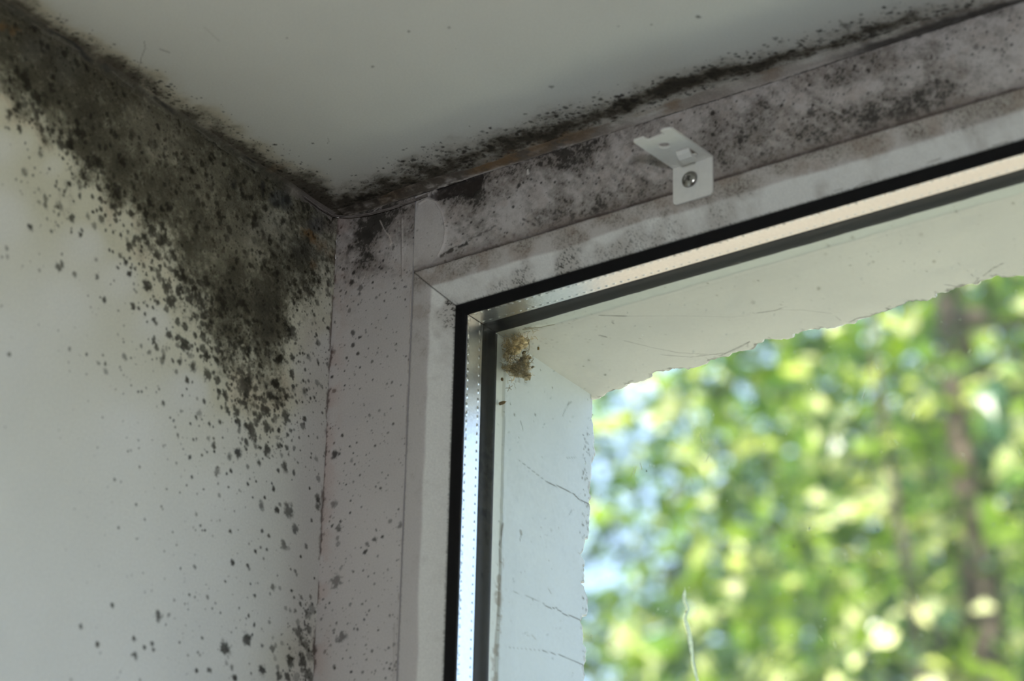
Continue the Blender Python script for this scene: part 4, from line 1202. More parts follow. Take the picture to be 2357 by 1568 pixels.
fil.u, fil.v = photo_uv(P)
fil.A, fil.B = A, zv
wall_colour(fil, with_spots=False)
wc = fil.col
fil.A, fil.B = xv, A
ceil_colour(fil, with_spots=False)
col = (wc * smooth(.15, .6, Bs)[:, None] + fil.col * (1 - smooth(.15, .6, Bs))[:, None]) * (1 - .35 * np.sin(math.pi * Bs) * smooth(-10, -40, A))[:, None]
vis = smooth(-212, -200, A)
col = mixc(col, (0.028, 0.028, 0.027), .85 * smooth(.45, .7, fbm(A, Bs * 5, 16, 4, 631)) * smooth(.25, .05, np.abs(Bs - .45 + .4 * (n1 - .5))) * vis)
col = mixc(col, (0.27, 0.24, 0.225), .6 * smooth(-34, -14, A + 10 * (n1 - .5)) * vis)
col = mixc(col, (0.40, 0.37, 0.34), .15 * smooth(.07, .01, np.abs(Bs - .62 + .5 * (n3 - .5))) * smooth(.5, .6, n1) * vis)
g = Mesh()
g.grid(P, len(ya_), len(sa), col, flip=False)
tag(g.build('trim_2', M_CAULK), 'dark mouldy filler along the joint of left wall and ceiling', 'caulk', kind='structure')

# the loose paint skin sweeping round the very corner
sw = np.linspace(0, 1, 70)
path = np.array([(700, 452), (735, 478), (765, 496), (800, 500), (850, 493), (900, 480), (950, 462), (985, 448)], float)
pu = np.interp(sw, np.linspace(0, 1, len(path)), path[:, 0])
pv = np.interp(sw, np.linspace(0, 1, len(path)), path[:, 1])
ribbon = []
for k, off in enumerate(np.linspace(-3.2, 3.2, 9)):
    row = []
    for a, b in zip(pu, pv):
        base = on(a, b + off, 1, -0.0012) if a > 790 else None
        if base is None:
            q0 = on(a, b + off, 0, 0.0014)
            q1 = on(a, b + off, 1, -0.0012)
            base = q0 if q0[1] < q1[1] else q1
        row.append(base + np.array([0, -0.00022, 0]) * math.cos(off / 3.2 * math.pi / 2))
    ribbon.append(row)
ribbon = np.array(ribbon).transpose(1, 0, 2)
A = np.repeat(sw * 60, 9)
Bo = np.tile(np.linspace(0, 3, 9), 70)
rn = fbm(A, Bo, 3, 4, 655)
col = np.tile(np.array((0.20, 0.175, 0.165)), (630, 1))
col = mixc(col, (0.10, 0.088, 0.08), .8 * smooth(.4, .7, rn))
col = mixc(col, (0.48, 0.43, 0.40), .8 * smooth(.35, .12, np.abs(Bo - 1.0 + .7 * (rn - .5))))
g = Mesh()
g.grid(ribbon.reshape(-1, 3), 70, 9, col)
tag(g.build('trim_3', M_CAULK), 'cracked grey filler curving round the corner of wall, ceiling and window', 'caulk', kind='structure')

# ------------------------------------------------------------------ outer reveal with a torn edge
REV_TOP = [(1364, 917), (1383, 908), (1426, 898), (1452, 889), (1482, 883), (1513, 868), (1543, 860), (1582, 852), (1616, 847), (1642, 833), (1668, 824), (1702, 814), (1728, 809), (1767, 786), (1802, 786), (1836, 778),
           (1853, 770), (1888, 766), (1914, 757), (1961, 747), (2004, 735), (2026, 723), (2065, 710), (2091, 702), (2138, 694), (2186, 680), (2216, 671), (2237, 664), (2281, 656), (2315, 643), (2341, 640), (2357, 639), (2420, 620)]
REV_SIDE = [(1364, 917), (1371, 955), (1367, 983), (1373, 1020), (1371, 1044), (1366, 1086), (1362, 1126), (1359, 1161), (1360, 1187), (1358, 1231), (1355.5, 1253), (1350, 1310), (1352, 1354), (1358, 1407), (1356, 1428), (1351, 1437),
            (1355.5, 1464), (1352, 1503), (1349, 1538), (1350, 1568), (1347, 1640)]
ZT0, ZT1, Y0, Y1 = -50.35, -54.2, 23.9, 77.0       # soffit: z at y0 and y1 (mm)
XS0, XS1 = 55.0, 60.0                              # side reveal: x at y0 and y1


def ray_plane(u, v, n, d):
    r = ray(u, v)
    return EYE + r * (d - n @ EYE) / (n @ r)


kz = (ZT1 - ZT0) / (Y1 - Y0)
nT = np.array([0, -kz, 1.0])
dT = (ZT0 - kz * Y0) * MM
kx = (XS1 - XS0) / (Y1 - Y0)
nS = np.array([1.0, -kx, 0])
dS = (XS0 - kx * Y0) * MM
top_edge = np.array([ray_plane(a, b, nT, dT) for a, b in REV_TOP]) * 1000
side_edge = np.array([ray_plane(a, b, nS, dS) for a, b in REV_SIDE]) * 1000
# along-x depth of the soffit edge, along-z depth of the side edge
xs = np.concatenate([np.arange(54.9, 305, 0.5), np.linspace(306, W * 1000 - 54, 40)])
ye = np.interp(xs, top_edge[:, 0], top_edge[:, 1]) + (fbm(xs, xs * 0, 9.0, 4, 701, .6) - .5) * 2.2 + (fbm(xs, xs * 0, 2.2, 3, 707, .8) - .5) * 1.5 - 1.6 * smooth(.62, .68, fbm(xs, xs * 0, 7, 2, 705))
ye[xs > 300] = ye[np.searchsorted(xs, 298)] + (fbm(xs[xs > 300], xs[xs > 300] * 0, 30, 4, 702) - .5) * 5
STEP = 5.0                                          # a narrow rebate next to the gasket


def reveal_surface(n_along, along, depth_end, is_top):
    tt = np.concatenate([[0], np.linspace(0, 1, 70)])
    Tn, Al = np.meshgrid(tt, along, indexing='ij')
    De = np.broadcast_to(depth_end, Tn.shape)
    Y = Y0 + (De - Y0) * Tn
    return Tn, Al, Y


tt = np.linspace(0, 1, 110)
Al, Tn = np.meshgrid(xs, tt, indexing='ij')
Yv = Y0 + (ye[:, None] - Y0) * Tn
Zv = ZT0 + kz * (Yv - Y0) + np.where(Yv < Y0 + STEP, 0.12, 0.0)
# rounded inner corner towards the side reveal, and broken lip at the outer edge
lip = smooth(.975, 1.0, Tn)
Zv = Zv + lip * 1.0 + (fbm(Al.ravel(), Yv.ravel(), 14, 3, 703).reshape(Al.shape) - .5) * .35
corner = smooth(16, 0, Al - (XS0 + kx * (Yv - Y0)))
Zv = Zv - corner ** 2 * 1.8 * smooth(Y0 + 4, Y0 + 25, Yv)
P = np.stack([Al, Yv, Zv], -1).reshape(-1, 3) * MM
u, v = photo_uv(P)
A_, B_ = Al.ravel(), Yv.ravel()
n1 = fbm(A_, B_, 10, 4, 711)
n2 = fbm(A_, B_, 2.0, 4, 721)
n3 = fbm(A_, B_, 40, 3, 731)
col = np.tile(np.array((0.74, 0.73, 0.66)), (len(P), 1)) * (0.96 + .08 * n3)[:, None]
col = mixc(col, (0.70, 0.78, 0.70), .45 * smooth(Y0 + STEP + .3, Y0 + STEP - .3, B_))


def strokes(u, v, col, L, A, B):
    o = Surf.__new__(Surf)
    o.u, o.v, o.A, o.B = u, v, A, B
    for pts, w, k, rgb in L:
        col = mixc(col, rgb, k * o.stroke(pts, w, 1, .6))
    return col


DK = (.10, .095, .07)
col = strokes(u, v, col, [([(1380, 726), (1442, 728)], 1.6, .7, DK), ([(1380, 726), (1420, 727), (1442, 728), (1560, 727), (1690, 730), (1745, 720), (1785, 714), (1812, 705)], 1.0, .2, DK), ([(1740, 721), (1785, 715), (1800, 709)], 1.4, .5, DK),
                          ([(1785, 713), (1850, 714), (1915, 722), (1935, 738)], 1.0, .25, DK), ([(1435, 784), (1500, 800), (1560, 812), (1650, 817), (1675, 822)], 1.1, .35, DK), ([(1520, 817), (1590, 822), (1650, 815), (1672, 812)], 1.1, .4, DK),
                          ([(1660, 818), (1700, 800), (1725, 787)], 2.2, .6, DK), ([(1720, 800), (1722, 788)], 1.6, .5, DK), ([(2264, 635), (2285, 618), (2310, 605)], 1.5, .8, DK), ([(2230, 662), (2250, 645), (2252, 640)], 1.4, .7, DK),
                          ([(2205, 605), (2235, 632), (2250, 642)], 1.0, .45, DK), ([(2175, 655), (2215, 662), (2240, 658)], 1.3, .5, DK), ([(1955, 742), (1975, 732), (2010, 727)], 1.6, .6, DK), ([(2070, 706), (2092, 699), (2098, 695)], 1.8, .6, DK),
                          ([(1380, 772), (1396, 776)], 2.0, .6, DK), ([(1411, 737), (1409, 743), (1414, 745)], 1.6, .8, DK), ([(1440, 895), (1447, 880), (1456, 876)], 2.0, .55, DK), ([(1770, 777), (1776, 785)], 2.2, .5, DK)], A_, B_)
spots = [(1629, 652, 2, 1), (1745, 646, 2, 1), (1355, 829, 2.2, 1), (1393, 863, 2.6, .9), (1343, 843, 1.8, 1), (1798, 701, 1.6, .9), (1733, 696, 5, .35), (1650, 680, 2.4, .6), (1661, 663, 1.5, .6), (1885, 664, 4, .35), (2150, 602, 4, .6), (2155, 470, 3, .5), (2201, 487, 3.2, .7),
         (2332, 468, 2.8, 1), (1907, 566, 3.5, .5), (1962, 547, 5, .45), (1900, 585, 4, .3), (1957, 611, 2, .8), (2010, 603, 3.5, .5), (2120, 540, 5, .35), (1884, 664, 5, .3), (2133, 625, 1.3, 1), (2080, 602, 2, .6), (2002, 606, 2, .5), (1884, 665, 3, .3)]
gq = np.random.default_rng(9)
spots += [(a, 760 - .278 * (a - 1139) + gq.uniform(0, 140), gq.uniform(.7, 1.5), gq.uniform(.2, .7)) for a in gq.uniform(1150, 2357, 150)]
spots += [(gq.uniform(1150, 1420), gq.uniform(720, 800), gq.uniform(.8, 1.8), gq.uniform(.3, .8)) for a in range(50)]
for (a, b, r, k) in spots:
    sel = (np.abs(u - a) < r * 3) & (np.abs(v - b) < r * 3)
    if sel.any():
        d = np.hypot(u[sel] - a, v[sel] - b) / r
        kk = (k * .8 * smooth(1.5, .3, d))[:, None]
        col[sel] = col[sel] * (1 - kk) + np.array((.16, .145, .07)) * kk
dist_edge = (ye[:, None] - Yv).ravel()
col = mixc(col, (0.13, 0.12, 0.09), .8 * smooth(2.2, .1, dist_edge + (n2 - .5) * 3.4) * smooth(.3, .55, n1))
col = mixc(col, (0.30, 0.26, 0.17), .5 * smooth(10, 1, A_ - 55 + (n1 - .5) * 10) * smooth(45, 26, B_))
g = Mesh()
g.grid(P, len(xs), len(tt), col, flip=False)
# its body up to the ceiling slab: outer face follows the torn edge
yo = ye + .3
for k in range(len(xs) - 1):
    pass
back = np.stack([np.repeat(xs, 2), np.repeat(ye, 2), np.tile([-52.6, 3.0], len(xs))], -1) * MM
back[:, 2][::2] = P.reshape(len(xs), len(tt), 3)[:, -1, 2]
g.grid(back, len(xs), 2, (0.6, 0.58, 0.5), flip=False)
tag(g.build('trim_4', M_REVEAL), 'cream render head outside the glass with a torn outer edge', 'reveal', kind='structure')

# side reveal
zs = -np.concatenate([np.arange(50.0, 250, 0.5), np.linspace(252, WH * 1000 - 40, 40)])
ysd = np.interp(-zs, -side_edge[:, 2], side_edge[:, 1]) + (fbm(zs, zs * 0, 9.0, 4, 751, .6) - .5) * 1.8 + (fbm(zs, zs * 0, 2.2, 3, 757, .8) - .5) * 1.4 - 1.8 * smooth(.62, .68, fbm(zs, zs * 0, 8, 2, 755))
ysd[zs < -245] = ysd[np.searchsorted(-zs, 243)] + (fbm(zs[zs < -245], zs[zs < -245] * 0, 30, 4, 752) - .5) * 4
Al, Tn = np.meshgrid(zs, tt, indexing='ij')
Yv = Y0 + (ysd[:, None] - Y0) * Tn
Xv = XS0 + kx * (Yv - Y0) - np.where(Yv < Y0 + STEP, .5, 0)
lip = smooth(.975, 1.0, Tn)
Xv = Xv - lip * 1.0 + (fbm(Al.ravel(), Yv.ravel(), 14, 3, 753).reshape(Al.shape) - .5) * .3
Xv = Xv + smooth(16, 0, -Al - 50) ** 2 * 1.8 * smooth(Y0 + 4, Y0 + 25, Yv)
CR = [[(1195, 1060), (1240, 1095), (1262, 1112), (1290, 1122), (1318, 1135), (1335, 1152), (1360, 1162)], [(1165, 1357), (1215, 1373), (1250, 1390), (1265, 1400), (1280, 1400), (1298, 1414), (1318, 1420), (1335, 1428), (1352, 1431)],
      [(1165, 1490), (1250, 1498), (1300, 1512), (1330, 1525), (1348, 1535)]]
P = np.stack([Xv, Yv, Al], -1).reshape(-1, 3) * MM
u, v = photo_uv(P)
A_, B_ = Al.ravel(), Yv.ravel()
n1 = fbm(A_, B_, 10, 4, 761)
n2 = fbm(A_, B_, 1.8, 4, 771)
n3 = fbm(A_, B_, 40, 3, 781)
col = np.tile(np.array((0.61, 0.665, 0.665)), (len(P), 1)) * (0.96 + .08 * n3)[:, None]
col = mixc(col, (0.72, 0.74, 0.66), .6 * smooth(Y0 + STEP + .4, Y0 + STEP - .4, B_))
col = strokes(u, v, col, [(CR[0][:3], 1.2, .5, DK), (CR[0][2:], 2.0, .8, DK), (CR[1][:3], 1.0, .4, DK), (CR[1][2:], 2.0, .75, DK), (CR[2][:2], 1.0, .4, DK), (CR[2][1:], 1.7, .7, DK),
                          ([(1158, 1205), (1154, 1240), (1150, 1270), (1151, 1320), (1146, 1400), (1140, 1480), (1138, 1568)], 2.6, .6, (.2, .17, .12)), ([(1157, 1206), (1153, 1235), (1149, 1255)], 2.0, .8, (.12, .1, .07)),
                          ([(1310, 926), (1300, 945), (1294, 960)], 1.6, .5, DK), ([(1315, 925), (1307, 932)], 2.4, .4, DK), ([(1198, 970), (1203, 985), (1204, 990)], 1.6, .5, DK), ([(1305, 1055), (1325, 1053)], 1.8, .35, DK), ([(1310, 1185), (1316, 1175)], 1.8, .5, DK),
                          ([(1198, 1222), (1200, 1230)], 4, .7, (.2, .19, .14)), ([(1199, 1230), (1197, 1245)], 1.4, .6, DK), ([(1214, 1462), (1228, 1466), (1233, 1472)], 1.8, .5, (.25, .23, .15)), ([(1262, 1355), (1269, 1367)], 2.2, .5, (.3, .3, .25))], A_, B_)
o = Surf.__new__(Surf)
o.u, o.v, o.A, o.B = u, v, A_, B_
col = mixc(col, (.28, .23, .17), .65 * o.stroke([(1150, 1290), (1146, 1400), (1142, 1480), (1138, 1568)], 14, 1, 8) * smooth(.52, .68, n2))
spots = [(1245, 1215, 1.6, 1), (1226, 1380, 1.8, 1), (1335, 1226, 2, .9), (1269, 1221, 3.5, .3), (1184, 955, 2.6, 1), (1175, 930, 2, .9), (1232, 955, 2.6, 1), (1187, 878, 2.2, .8), (1271, 893, 1.8, 1), (1244, 852, 1.8, 1), (1254, 903, 1.4, .8), (1160, 948, 1.6, .9)]
spots += [(gq.uniform(1140, 1360), gq.uniform(900, 1568), gq.uniform(.7, 1.6), gq.uniform(.2, .7)) for a in range(90)]
spots += [(b_[0] - gq.uniform(4, 22), gq.uniform(980, 1560), gq.uniform(1, 3.0), gq.uniform(.5, 1)) for b_ in [(1362, 0)] * 130]
for (a, b, r, k) in spots:
    sel = (np.abs(u - a) < r * 3) & (np.abs(v - b) < r * 3)
    if sel.any():
        d = np.hypot((u[sel] - a) * 1.3, (v[sel] - b) * .8) / r
        kk = (k * .8 * smooth(1.5, .3, d))[:, None]
        col[sel] = col[sel] * (1 - kk) + np.array((.12, .115, .08)) * kk
dist_edge = (ysd[:, None] - Yv).ravel()
col = mixc(col, (0.33, 0.31, 0.25), .8 * smooth(1.8, .1, dist_edge + (n2 - .5) * 3.2) * smooth(.3, .55, n1))
g = Mesh()
g.grid(P, len(zs), len(tt), col, flip=False)
back = np.stack([np.tile([-200.0, 59.5], len(zs)), np.repeat(ysd, 2), np.repeat(zs, 2)], -1) * MM
back[:, 0][1::2] = P.reshape(len(zs), len(tt), 3)[:, -1, 0]
g.grid(back, len(zs), 2, (0.6, 0.6, 0.56), flip=False)
tag(g.build('trim_5', M_REVEAL), 'cracked white render jamb outside the glass with a crumbling edge', 'reveal', kind='structure')

# ------------------------------------------------------------------ rest of the room (beyond the frame, but it shapes the light)
g = Mesh()
TAUPE = (0.36, 0.34, 0.32)
g.box((W, 0.0, -2.5), (3.4, 0.078, 0.0), TAUPE)
g.box((-0.2, 0.0, -2.5), (W, 0.078, -WH), TAUPE)
tag(g.build('wall_front', M_PLAIN), 'taupe wall below and beside the window', 'wall', kind='structure')
g = Mesh()
g.box((3.4, -3.6, -2.5), (3.6, 0.078, 0.0), TAUPE)
tag(g.build('wall_right', M_PLAIN), 'taupe wall opposite the mouldy one', 'wall', kind='structure')
g = Mesh()
for lo, hi in (((0, -3.2, -2.5), (2.0, -3.0, 0)), ((2.4, -3.2, -2.5), (3.4, -3.0, 0)), ((2.0, -3.2, -2.5), (2.4, -3.0, -1.42)), ((2.0, -3.2, -1.02), (2.4, -3.0, 0))):
    g.box(lo, hi, TAUPE)
tag(g.build('wall_back', M_PLAIN), 'taupe wall behind the camera with a second window', 'wall', kind='structure')
g = Mesh()
g.box((-0.2, -3.6, -2.62), (3.6, 0.078, -2.5), (0.16, 0.11, 0.075))
tag(g.build('floor', M_PLAIN), 'dark wooden floor of the room', 'floor', kind='structure')

# ------------------------------------------------------------------ blind bracket
BX0, BX1 = 143.0, 158.4
br = empty('blind_bracket', ((BX0 + BX1) / 2 * MM, 0, H - 0.0295))
tag(br, 'small white metal blind bracket screwed to the mouldy window frame under the ceiling', 'bracket')
BC = (0.84, 0.835, 0.80)
inv = Matrix.Translation(-Vector(br.location))
TH = 0.9




def solid_from_outline(name, a, b, mat, parent, holes=(), bevel=0.15):
    """a, b: matching outlines (mm) of the two faces; holes: list of (ring_a, ring_b)"""
    import bmesh
    bm = bmesh.new()

    def face_with_holes(loops, rev):
        edges = []
        for L in loops:
            for i in range(len(L)):
                e = bm.edges.get((L[i], L[(i + 1) % len(L)])) or bm.edges.new((L[i], L[(i + 1) % len(L)]))
                edges.append(e)
        bmesh.ops.triangle_fill(bm, use_beauty=True, use_dissolve=True, edges=edges)
    la = [[bm.verts.new(Vector(p) * MM) for p in L] for L in [a] + [h[0] for h in holes]]
    lb = [[bm.verts.new(Vector(p) * MM) for p in L] for L in [b] + [h[1] for h in holes]]
    face_with_holes(la, False)
    face_with_holes(lb, True)
    for A_, B_ in zip(la, lb):
        n = len(A_)
        for i in range(n):
            bm.faces.new((A_[i], A_[(i + 1) % n], B_[(i + 1) % n], B_[i]))
    bmesh.ops.recalc_face_normals(bm, faces=bm.faces)
    me = bpy.data.meshes.new(name)
    bm.to_mesh(me)
    bm.free()
    at = me.attributes.new('Col', 'FLOAT_COLOR', 'POINT')
    at.data.foreach_set('color', np.tile(np.array((*BC, 1.0), np.float32), len(me.vertices)))
    me.materials.append(mat)
    me.transform(Matrix.Translation((0, 0, H)))
    me.transform(inv)
    o_ = bpy.data.objects.new(name, me)
    COL.objects.link(o_)
    o_.parent = parent
    bv = o_.modifiers.new('edges', 'BEVEL')
    bv.width = bevel * MM
    bv.segments = 2
    bv.limit_method = 'ANGLE'
    return o_


# back plate with rounded lower corners: x, z outline at y = -1.0 (front) and -0.1
def arc(cx, cz, r, a0, a1, n=5):
    return [(cx + r * math.cos(math.radians(a)), cz + r * math.sin(math.radians(a))) for a in np.linspace(a0, a1, n)]


zt, zb = -22.3, -36.7
o2 = [(BX0, zt)] + arc(BX0 + 1.4, zb + 1.4, 1.4, 180, 270) + arc(BX1 - 1.4, zb + 1.4, 1.4, 270, 360) + [(BX1, zt)]
sc0 = (149.75, -28.9)
screw_hole = arc(sc0[0], sc0[1], 1.5, 0, 345, 16)
solid_from_outline('back_plate', [(x, -1.0, z) for x, z in o2], [(x, -0.12, z) for x, z in o2], M_BRACKET, br)
# arm reaching into the room, with a notched hooked end and a round hole
yt = -26.0
arm = [(BX0, -0.12), (BX0, yt + 1.2), (BX0 + .6, yt), (147.3, yt + .2), (147.6, yt + 2.4), (148.2, yt + 2.6), (154.0, yt + 1.9), (154.5, yt + 1.2), (154.2, yt - .4), (155.6, yt - 1.0), (BX1 - .6, yt - .4), (BX1, yt + .8), (BX1, -0.12)]
hole1 = [(p[0], p[1]) for p in arc(149.9, -17.3, 2.0, 0, 337.5, 16)]
slot = [(150.2, -11.6), (155.6, -11.6), (155.6, -5.6), (150.2, -5.6)]




tilt = 1.5 / 26


def arm_z(y):
    return -22.9 + y * tilt


up_ = lambda L: [(x, y, arm_z(y) + TH) for x, y in L]
dn_ = lambda L: [(x, y, arm_z(y)) for x, y in L]
solid_from_outline('arm', up_(arm), dn_(arm), M_BRACKET, br, holes=[(up_(hole1), dn_(hole1)), (up_(slot), dn_(slot))])
# tongue punched out of the slot and bent down
tg = [(150.5, -10.9, arm_z(-10.9) - .2), (150.5, -7.6, arm_z(-8) - 3.6), (150.5, -5.2, arm_z(-5) - 4.0)]
tb = [(155.3, p[1], p[2]) for p in tg]
prof_t = [(-11.2, arm_z(-11.2) + .2), (-10.4, arm_z(-10) - 1.2), (-8.8, arm_z(-8) - 2.2), (-6.0, arm_z(-6) - 2.4), (-6.0, arm_z(-6) - 1.6), (-8.4, arm_z(-8) - 1.4), (-9.7, arm_z(-10) - .6), (-10.4, arm_z(-11) + .4)]
solid_from_outline('tongue', [(150.4, y, z) for y, z in prof_t], [(155.4, y, z) for y, z in prof_t], M_BRACKET, br, bevel=.1)
# pan head screw with a cross recess
g = Mesh()
nr, ns = 14, 32
rr = np.linspace(0, 1, nr)
th = np.arange(ns + 1) * 2 * math.pi / ns
RR, TT = np.meshgrid(rr, th, indexing='ij')
R0 = 2.95
px_, pz_ = RR * R0 * np.cos(TT), RR * R0 * np.sin(TT)
dome = -1.0 - 1.75 * np.sqrt(np.clip(1 - (RR * .98) ** 2.2, 0, 1))
c45 = math.radians(28)
qx, qz = px_ * math.cos(c45) + pz_ * math.sin(c45), -px_ * math.sin(c45) + pz_ * math.cos(c45)
cross = np.maximum(smooth(.42, .2, np.abs(qx)) * smooth(1.35, .9, np.abs(qz)), smooth(.42, .2, np.abs(qz)) * smooth(1.35, .9, np.abs(qx)))
colr = np.tile(np.array((0.42, 0.41, 0.38)), (RR.size, 1))
colr = mixc(colr, (.06, .055, .05), .8 * cross.ravel())
P = np.stack([sc0[0] + px_, dome + cross * .9, sc0[1] + pz_], -1).reshape(-1, 3) * MM
P = P - np.array([br.location.x, br.location.y, br.location.z - H])
g.grid(P, nr, ns + 1, colr, flip=True)
g.build('screw', M_STEEL, br, offset=False)['label'] = 'steel cross head screw'

# a small flake of paint stuck to the frame
# ------------------------------------------------------------------ cobweb clump and husks in the outer corner
rg = np.random.default_rng(21)
g = Mesh()


def at_px(u, v, y):
    return on(u, v, 1, y)


TAN = np.array((0.62, 0.53, 0.35))
for k in range(620):
    zone = rg.random()
    if zone < .42:
        cu, cv, su, sv = 1186, 845, 22, 17
    elif zone < .62:
        cu, cv, su, sv = 1208, 838, 9, 24
    elif zone < .85:
        cu, cv, su, sv = 1168, 808, 20, 34
    else:
        cu, cv, su, sv = 1188, 778, 34, 18
    u0, v0 = rg.normal(cu, su * .6), rg.normal(cv, sv * .6)
    u0 = max(u0, 1146)
    ang = rg.uniform(0, 2 * math.pi)
    pts = []
    yy = 0.0258 + abs(rg.normal(0, .0035))
    for s in range(9):
        pts.append(at_px(max(u0, 1143), max(v0, 757 + (1139 - u0) * .28 + 2), yy))
        ang += rg.normal(0, .7)
        st = rg.uniform(1.2, 3.2)
        u0 += math.cos(ang) * st
        v0 += math.sin(ang) * st
        yy += rg.normal(0, .0003)
    c = TAN * (rg.uniform(.7, 1.6) if rg.random() < .93 else .3)
    g.tube(pts, rg.uniform(.03, .09) * MM, c, 4)
for k in range(14):
    u0, v0 = rg.normal(1192, 16), rg.normal(848, 12)
    if rg.random() < .4:
        u0, v0 = rg.normal(1210, 6), rg.normal(832, 16)
    p = at_px(max(u0, 1150), v0, 0.027 + rg.random() * .003)
    g.blob(p, np.array((rg.uniform(.3, 1.0), rg.uniform(.2, .5), rg.uniform(.25, .8))) * MM, TAN * rg.uniform(.5, 1.5), k, rough=.5)
# papery film patches stretched between the fibres
for k, (cu, cv, ru, rv) in enumerate(((1210, 836, 9, 22), (1200, 862, 22, 8), (1214, 868, 9, 9), (1172, 848, 14, 9), (1158, 800, 16, 34), (1180, 806, 18, 14), (1198, 790, 20, 16), (1164, 772, 22, 10), (1188, 850, 16, 12), (1182, 775, 20, 7))):
    n_ = 14
    rad = np.linspace(0, 1, 6)
    ths = np.arange(n_ + 1) * 2 * math.pi / n_
    wob = 1 + .45 * (np.random.default_rng(k).random(n_) - .5)
    wob = np.append(wob, wob[0])
    pp = []
    for r_ in rad:
        for t_, w_ in zip(ths, wob):
            uu = max(cu + ru * r_ * w_ * math.cos(t_), 1144)
            vv = max(cv + rv * r_ * w_ * math.sin(t_), 759 - (uu - 1139) * .28)
            pp.append(at_px(uu, vv, .0272 + .0016 * math.sin(uu * .35 + k) * math.cos(vv * .28) + .0004 * k))
    sh_ = .75 + .5 * np.random.default_rng(k + 50).random(len(pp))
    g.grid(np.array(pp), len(rad), n_ + 1, TAN[None] * 1.15 * sh_[:, None] * (.75 if k in (0, 1, 2, 8) else 1.15))
tag(g.build('cobweb_clump', M_WEB_T), 'tan tangle of old cobweb and debris in the top corner outside the glass', 'cobweb')
g = Mesh()
for (pts, w) in (([(1160, 760), (1200, 757), (1240, 754), (1277, 747)], .12), ([(1150, 764), (1190, 760), (1238, 757)], .10), ([(1213, 782), (1219, 795), (1218, 806), (1212, 815)], .12)):
    q = np.array(pts, float)
    t = np.linspace(0, 1, 16)
    uu = np.interp(t, np.linspace(0, 1, len(q)), q[:, 0])
    vv = np.interp(t, np.linspace(0, 1, len(q)), q[:, 1])
    g.tube([at_px(a, b + rg.normal(0, .6), .0265) for a, b in zip(uu, vv)], w * MM, TAN * .8, 5)
tag(g.build('cobweb_strand', M_WEB), 'thin tan cobweb strands trailing along the outer gasket beside the clump', 'cobweb')
for (u0, v0, r, c, nm, lb) in ((1155, 928, (1.7, .5, .6), (.30, .19, .07), 'insect_husk', 'brown papery insect husk on the outer render below the cobweb clump'),
                               (1156, 873, (.5, .5, .55), (.16, .10, .03), 'seed', 'round brown seed stuck just under the cobweb clump'),
                               (1239, 802, (.45, .4, .6), (.24, .15, .03), 'seed', 'amber seed on the render head right of the cobweb clump'),
                               (1141, 920, (.4, .4, 1.0), (.36, .30, .16), 'insect_husk', 'small pale husk on the edge of the black outer gasket')):
    g = Mesh()
    yy = .0262
    p = at_px(u0, v0, yy)
    if p[0] < .056:
        p = at_px(u0, v0, .0255)
    g.blob(p, np.array(r) * MM, c, int(u0), rough=.3)
    tag(g.build(nm, M_WEB), lb, nm.split('_')[-1])
g = Mesh()
for k in range(5):
    a0 = at_px(1172, 893, .0275)
    ang = k * 1.25 + .4
    pts = [a0 + np.array([math.cos(ang) * s * .5, .1 * s * (k % 2), math.sin(ang) * s * .4]) * MM * (1 + .3 * math.sin(s)) for s in np.linspace(0, 4, 8)]
    g.tube(pts, .09 * MM, (.35, .26, .12), 5)
tag(g.build('dead_spider', M_WEB), 'dry spindly spider remains hanging under the cobweb clump', 'spider')

# ------------------------------------------------------------------ outdoors
g = Mesh()
g.box((-40, 0.08, -2.75), (40, 60, -2.62), (0.53, 0.51, 0.39))
tag(g.build('ground', M_PLAIN, smooth_shade=False), 'sunny pale gravel ground outside the window', 'ground', kind='structure')

g = Mesh()
g.box((-30, 2.5, -2.64), (30, 7.0, -2.605), (0.14, 0.097, 0.068))  # unseen strip, added to darken and redden what the spacer bars reflect
tag(g.build('path', M_PLAIN, smooth_shade=False), 'unseen reddish ground strip added for its reflection in the spacer bars', 'path', kind='structure')

LEAF_COLS = np.array(((0.04, 0.085, 0.012), (0.09, 0.165, 0.012), (0.17, 0.25, 0.014), (0.015, 0.04, 0.013), (0.66, 0.65, 0.34), (0.035, 0.08, 0.032)))  # palest entry paints sun highlights into the leaf colour


def leaves(centres, spread, per, size, seed, cols, weights):
    gq = np.random.default_rng(seed)
    n = len(centres) * per
    c = np.repeat(centres, per, 0) + gq.normal(0, 1, (n, 3)) * spread
    # leaf axes: hang outwards and down a little, blade normal mostly up
    d = gq.normal(0, 1, (n, 3)) * (1, 1, .5) + (0, 0, -.35)
    d /= np.linalg.norm(d, axis=1)[:, None]
    nn = gq.normal(0, .55, (n, 3)) + (.05, -.35, .8)
    s = np.cross(d, nn)
    s /= np.linalg.norm(s, axis=1)[:, None]
    nn = np.cross(s, d)
    L = size * gq.uniform(.7, 1.25, n)[:, None]
    wd = L * gq.uniform(.28, .38, n)[:, None]
    v = np.stack([c, c + d * L * .45 + s * wd + nn * wd * .3, c + d * L * .45, c + d * L * .45 - s * wd + nn * wd * .3, c + d * L - nn * L * .12], 1).reshape(-1, 3)
    b = np.arange(n)[:, None, None] * 5
    f = (b + np.array(((0, 1, 2), (1, 4, 2), (0, 2, 3), (2, 4, 3)))[None]).reshape(-1, 3)
    pick = gq.choice(len(cols), n, p=weights)
    col = cols[pick] * gq.uniform(.75, 1.3, n)[:, None]
    return v, f, np.repeat(col, 5, 0)


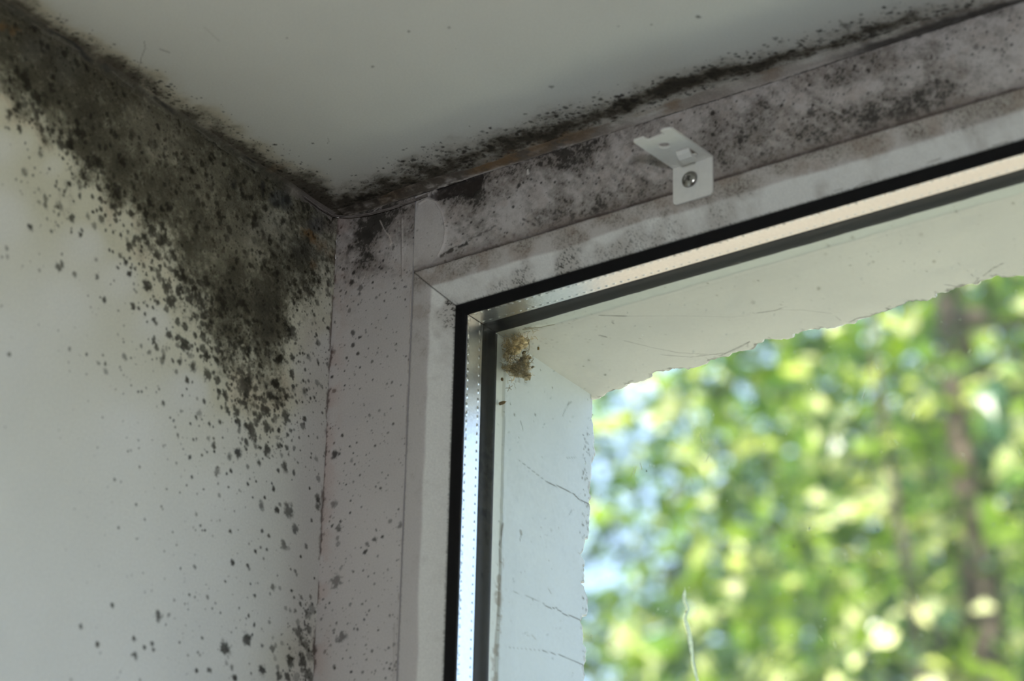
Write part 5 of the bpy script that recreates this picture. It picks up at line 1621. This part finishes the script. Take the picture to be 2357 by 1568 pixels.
def tree(base, height, crown_c, crown_r, nclump, per, size, seed, label, weights, trunk_r=.12, hole=None):
    gq = np.random.default_rng(seed)
    t = empty('tree', (base[0], base[1], -0.12))
    tag(t, label, 'tree', 'trees outside the window')
    crown_c = np.array(crown_c)
    crown_r = np.array(crown_r)
    tips = []
    while len(tips) < nclump:
        p = gq.uniform(-1, 1, 3)
        r = np.linalg.norm(p)
        if r < 1 and r > .25 * gq.random():
            tips.append(crown_c + p * crown_r)
    tips = np.array(tips)
    off = np.array([base[0], base[1], -0.12])
    g = Mesh()
    k = np.linspace(0, 1, 14)
    top = np.array([crown_c[0], crown_c[1], crown_c[2] + crown_r[2] * .7])
    b0 = np.array([base[0], base[1], -.12])
    tr = b0 + (top - b0) * k[:, None] + np.stack([np.sin(k * 5 + seed) * .12 * k, np.cos(k * 4 + seed) * .12 * k, 0 * k], -1)
    g.tube(tr - off, trunk_r * (1 - .8 * k), (0.11, 0.085, 0.065), 10)
    g.build('trunk', M_BARK, t, offset=False)
    for j in range(14):
        i0 = gq.integers(5, 13)
        tip = tips[gq.integers(len(tips))]
        s = np.linspace(0, 1, 9)
        mid = (tr[i0] + tip) / 2 + (0, 0, .25)
        q = (1 - s)[:, None] ** 2 * tr[i0] + 2 * ((1 - s) * s)[:, None] * mid + (s ** 2)[:, None] * tip
        g = Mesh()
        g.tube(q - off, trunk_r * .32 * (1 - .85 * s), (0.11, 0.09, 0.07), 7)
        g.build('branch', M_BARK, t, offset=False)
    g = Mesh()
    v, f, c = leaves(tips, .19, per, size, seed + 1, LEAF_COLS, weights)
    g.add(v - off, f, c)
    g.build('foliage', M_LEAF, t, smooth_shade=False, offset=False)
    return t


tree((-3.3, 7.2), 7, (-3.05, 7.0, 5.35), (1.5, 1.0, 1.9), 118, 46, .105, 31, 'sunlit broadleaf tree nearest the window, bright yellow green leaves', (.20, .25, .22, .08, .17, .08))
tree((-5.3, 10.5), 8, (-5.2, 10.5, 7.0), (1.95, 1.4, 2.6), 165, 58, .115, 47, 'mid green broadleaf tree behind the sunlit one', (.28, .26, .14, .15, .10, .07))
tree((-6.2, 14.6), 9, (-6.6, 14.6, 8.6), (2.8, 1.6, 3.2), 165, 54, .13, 58, 'tall dark green tree farthest from the window', (.25, .2, .08, .26, .08, .13))
